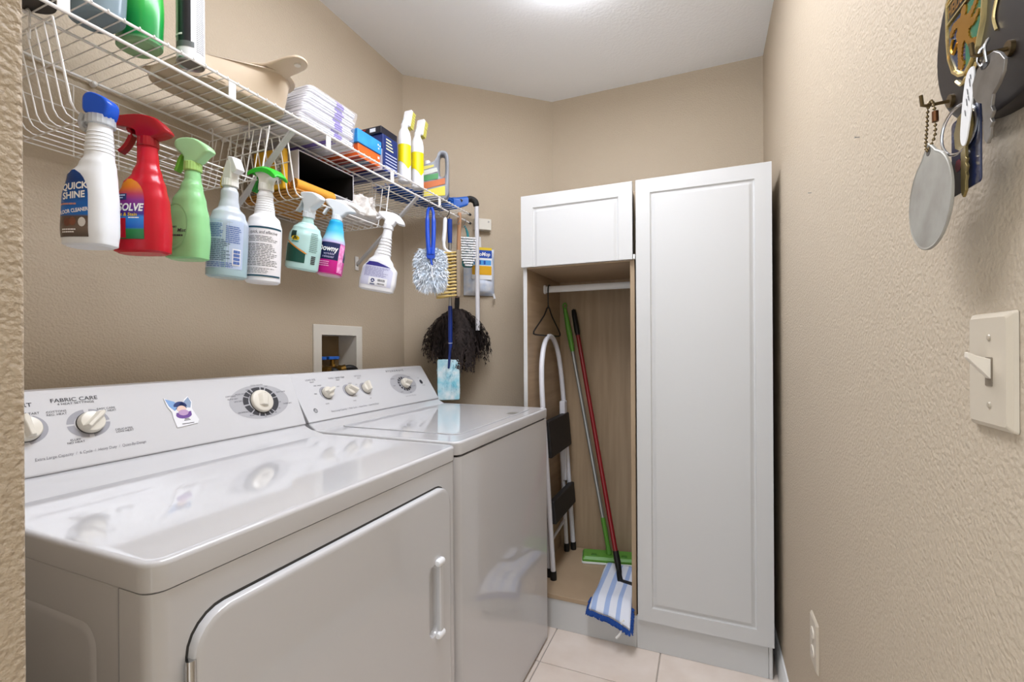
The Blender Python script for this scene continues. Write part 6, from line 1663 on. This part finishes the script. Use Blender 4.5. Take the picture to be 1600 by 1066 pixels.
# round tag on a bead chain, on the first hook
t = thing('round_tag', 'round silver metal tag hanging by a bead chain from the key plaque', 'key tag', (XR - 0.034, 0.578, 1.30))
TXp = 0.0330
cy0, cz0, R0 = 0.581, 1.300, 0.0475
disc = [(cy0 + R0 * math.sin(a), cz0 + R0 * math.cos(a)) for a in [2 * PI * k / 60 for k in range(60)]]
disc = [(y, z + (0.010 * max(0, 1 - abs(y - cy0) / 0.016) if z > cz0 else 0)) for y, z in disc]
def disc_s(k_): return [(cy0 + (y - cy0) * k_, cz0 + (z - cz0) * k_) for y, z in disc]
MB().loft([[rw(-y, z, TXp + d_) for y, z in disc_s(k_)] for d_, k_ in ((0.0, 0.98), (0.0006, 1.0), (0.0022, 1.0), (0.0028, 0.98), (0.0024, 0.955), (0.0022, 0.94))]).build('disc', mat('worn_aluminium', '#a7a49b', 0.5, metal=0.3, noise=(30, '#928d83', 2.5), bump=(90, 0.15, 0.001)), t, smooth=30)
MB().lathe([(0.0035, -0.0012), (0.0048, -0.001), (0.005, 0.0), (0.0048, 0.001), (0.0035, 0.0012)], (XR - TXp - 0.0015, cy0, cz0 + 0.0495), 16, 'X').build('eyelet', mat('dark_eyelet', '#55504a', 0.4, metal=0.6), t)
ch = MB()
loop = catmull([rw(-cy0, cz0 + 0.050, TXp + 0.003), rw(-(cy0 + 0.006), cz0 + 0.060, TXp + 0.002), rw(-(cy0 + 0.009), 1.378, TXp), rw(-(cy0 + 0.0075), 1.391, TXp), rw(-(cy0 + 0.003), 1.3985, TXp), rw(-(cy0 - 0.003), 1.396, TXp), rw(-(cy0 - 0.008), 1.385, TXp), rw(-(cy0 - 0.009), 1.372, TXp), rw(-(cy0 - 0.007), cz0 + 0.060, TXp)], 40, True)
acc = 1e9; last = None; bead = None
for p in loop:
    if last is None or (p - last).length >= 0.0041:
        last = p
        if bead is None:
            bead = MB().lathe([(0.0002, -0.0016), (0.0011, -0.0012), (0.0016, 0), (0.0011, 0.0012), (0.0002, 0.0016)], n=8).build('bead', M_ABRS, t, local=True)
            bead.location = p - t.location
        else:
            o = bead.copy(); C.objects.link(o); o.parent = t; o.location = p - t.location
MB().tube(loop[::10], 0.0005, 4, closed=True).build('chain_core', M_ABRS, t)
MB().tube([rw(-(cy0 - 0.0088), 1.384, TXp), rw(-(cy0 - 0.0092), 1.374, TXp)], 0.0026, 10).build('clasp', mat('copper_clasp', '#6b4428', 0.35, metal=0.8), t)
# bunch: ring, blue card, brass key, white paper tag
def ring_at(parent, y, z, d_, r, tube_r, m, tilt=0.0, name='split_ring'):
    pts = [rw(-(y + r * math.sin(a)), z + r * math.cos(a), d_ + tilt * math.sin(a)) for a in [2 * PI * k / 28 for k in range(28)]]
    return MB().tube(pts, tube_r, 8, closed=True).build(name, m, parent)
t = thing('key_bunch', 'brass key on a split ring with a navy blue card and white paper tag', 'keys', (XR - 0.03, 0.53, 1.34))
D0 = 0.0235
kc = rrect(0.512, 0.562, 1.296, 1.365, 0.004)
MB().loft([[rw(-y, z, D0 + d_) for y, z in kc] for d_ in (0.0, 0.0014)]).build('navy_card', mat('navy_card', '#1c2545', 0.25, coat=0.4), t, bevel=0.0004)
MB().add([rw(-y, z, D0 + 0.0017) for y, z in ell(0.549, 1.322, 0.006, 0.006, 6)], [tuple(range(6))]).build('red_mark', mat('red_card_print', '#7b3340', 0.4), t, smooth=0)
ring_at(t, 0.537, 1.3505, D0 + 0.006, 0.021, 0.0013, M_CHROME, 0.004)
ring_at(t, 0.530, 1.380, D0 - 0.004, 0.013, 0.0007, M_CHROME, 0.003, 'loop')
keyp = [(0.5215, 1.288), (0.525, 1.294), (0.525, 1.330), (0.535, 1.336), (0.537, 1.350), (0.530, 1.362), (0.518, 1.364), (0.509, 1.358), (0.507, 1.346), (0.511, 1.336), (0.5165, 1.331), (0.5165, 1.322), (0.5145, 1.320), (0.5165, 1.317), (0.5140, 1.313), (0.5165, 1.309), (0.5148, 1.305), (0.5168, 1.301), (0.5168, 1.293)]
MB().loft([[rw(-y, z, D0 + 0.0036 + d_) for y, z in [(a_ + 0.009, c_) for a_, c_ in keyp]] for d_ in (0.0, 0.0022)]).build('brass_key', mat('key_brass', '#8a7a4e', 0.3, metal=0.8), t, bevel=0.0003)
tg = [(v.x, v.y) for v in catmull([(0.504, 1.388, 0), (0.497, 1.384, 0), (0.500, 1.362, 0), (0.508, 1.336, 0), (0.514, 1.328, 0), (0.520, 1.336, 0), (0.517, 1.360, 0), (0.511, 1.382, 0)], 5, True)]
MB().loft([[rw(-y, z, D0 + 0.0105 + d_) for y, z in tg] for d_ in (0.0, 0.0009)]).build('paper_tag', mat('white_paper_tag', '#dcdad8', 0.6), t, smooth=0)
for i, (u, v, l_) in enumerate(((0.5025, 1.376, 0.008), (0.506, 1.370, 0.006), (0.5075, 1.362, 0.007), (0.5045, 1.364, 0.005), (0.510, 1.354, 0.006), (0.501, 1.380, 0.005))):
    MB().add([rw(-(u + a), v + c, D0 + 0.0118) for a, c in ((-0.0006, -l_ / 2), (0.0006, -l_ / 2 + 0.001), (0.0016, l_ / 2), (0.0006, l_ / 2))], [(0, 1, 2, 3)]).build('ink_stroke', M_DARK, t, smooth=0)
# big nickel key
t = thing('house_key', 'large worn nickel key on a wire loop at the centre of the plaque', 'key', (XR - 0.035, 0.487, 1.37))
D1 = 0.0330
kp = [(0.462, 1.366), (0.468, 1.374), (0.476, 1.380), (0.488, 1.382), (0.500, 1.378), (0.507, 1.370), (0.506, 1.360), (0.500, 1.352), (0.493, 1.348), (0.492, 1.340), (0.490, 1.318), (0.486, 1.313), (0.482, 1.318), (0.4815, 1.324), (0.4785, 1.327), (0.481, 1.331), (0.4775, 1.335), (0.480, 1.340), (0.478, 1.348), (0.470, 1.352), (0.464, 1.358)]
MB().loft([[rw(-y, z, D1 + d_) for y, z in [(a_ - 0.008, c_ + 0.002) for a_, c_ in kp]] for d_ in (0.0, 0.0024)]).build('blade', mat('worn_nickel', '#8f8b86', 0.36, metal=0.85, noise=(60, '#77736e', 2)), t, bevel=0.0004)
MB().add([rw(-y, z, D1 + 0.0027) for y, z in ell(0.479, 1.3775, 0.006, 0.0026, 12)], [tuple(range(12))]).build('key_hole', M_GAP, t, smooth=0)
MB().tube(catmull([rw(-0.476, 1.378, D1 + 0.003), rw(-0.476, 1.389, D1 + 0.004), rw(-0.481, 1.398, D1), rw(-0.490, 1.4015, D1 - 0.004), rw(-0.496, 1.398, D1 - 0.002), rw(-0.491, 1.387, D1 + 0.002), rw(-0.483, 1.378, D1 + 0.003)], 5), 0.0011, 8).build('wire_loop', M_CHROME, t)
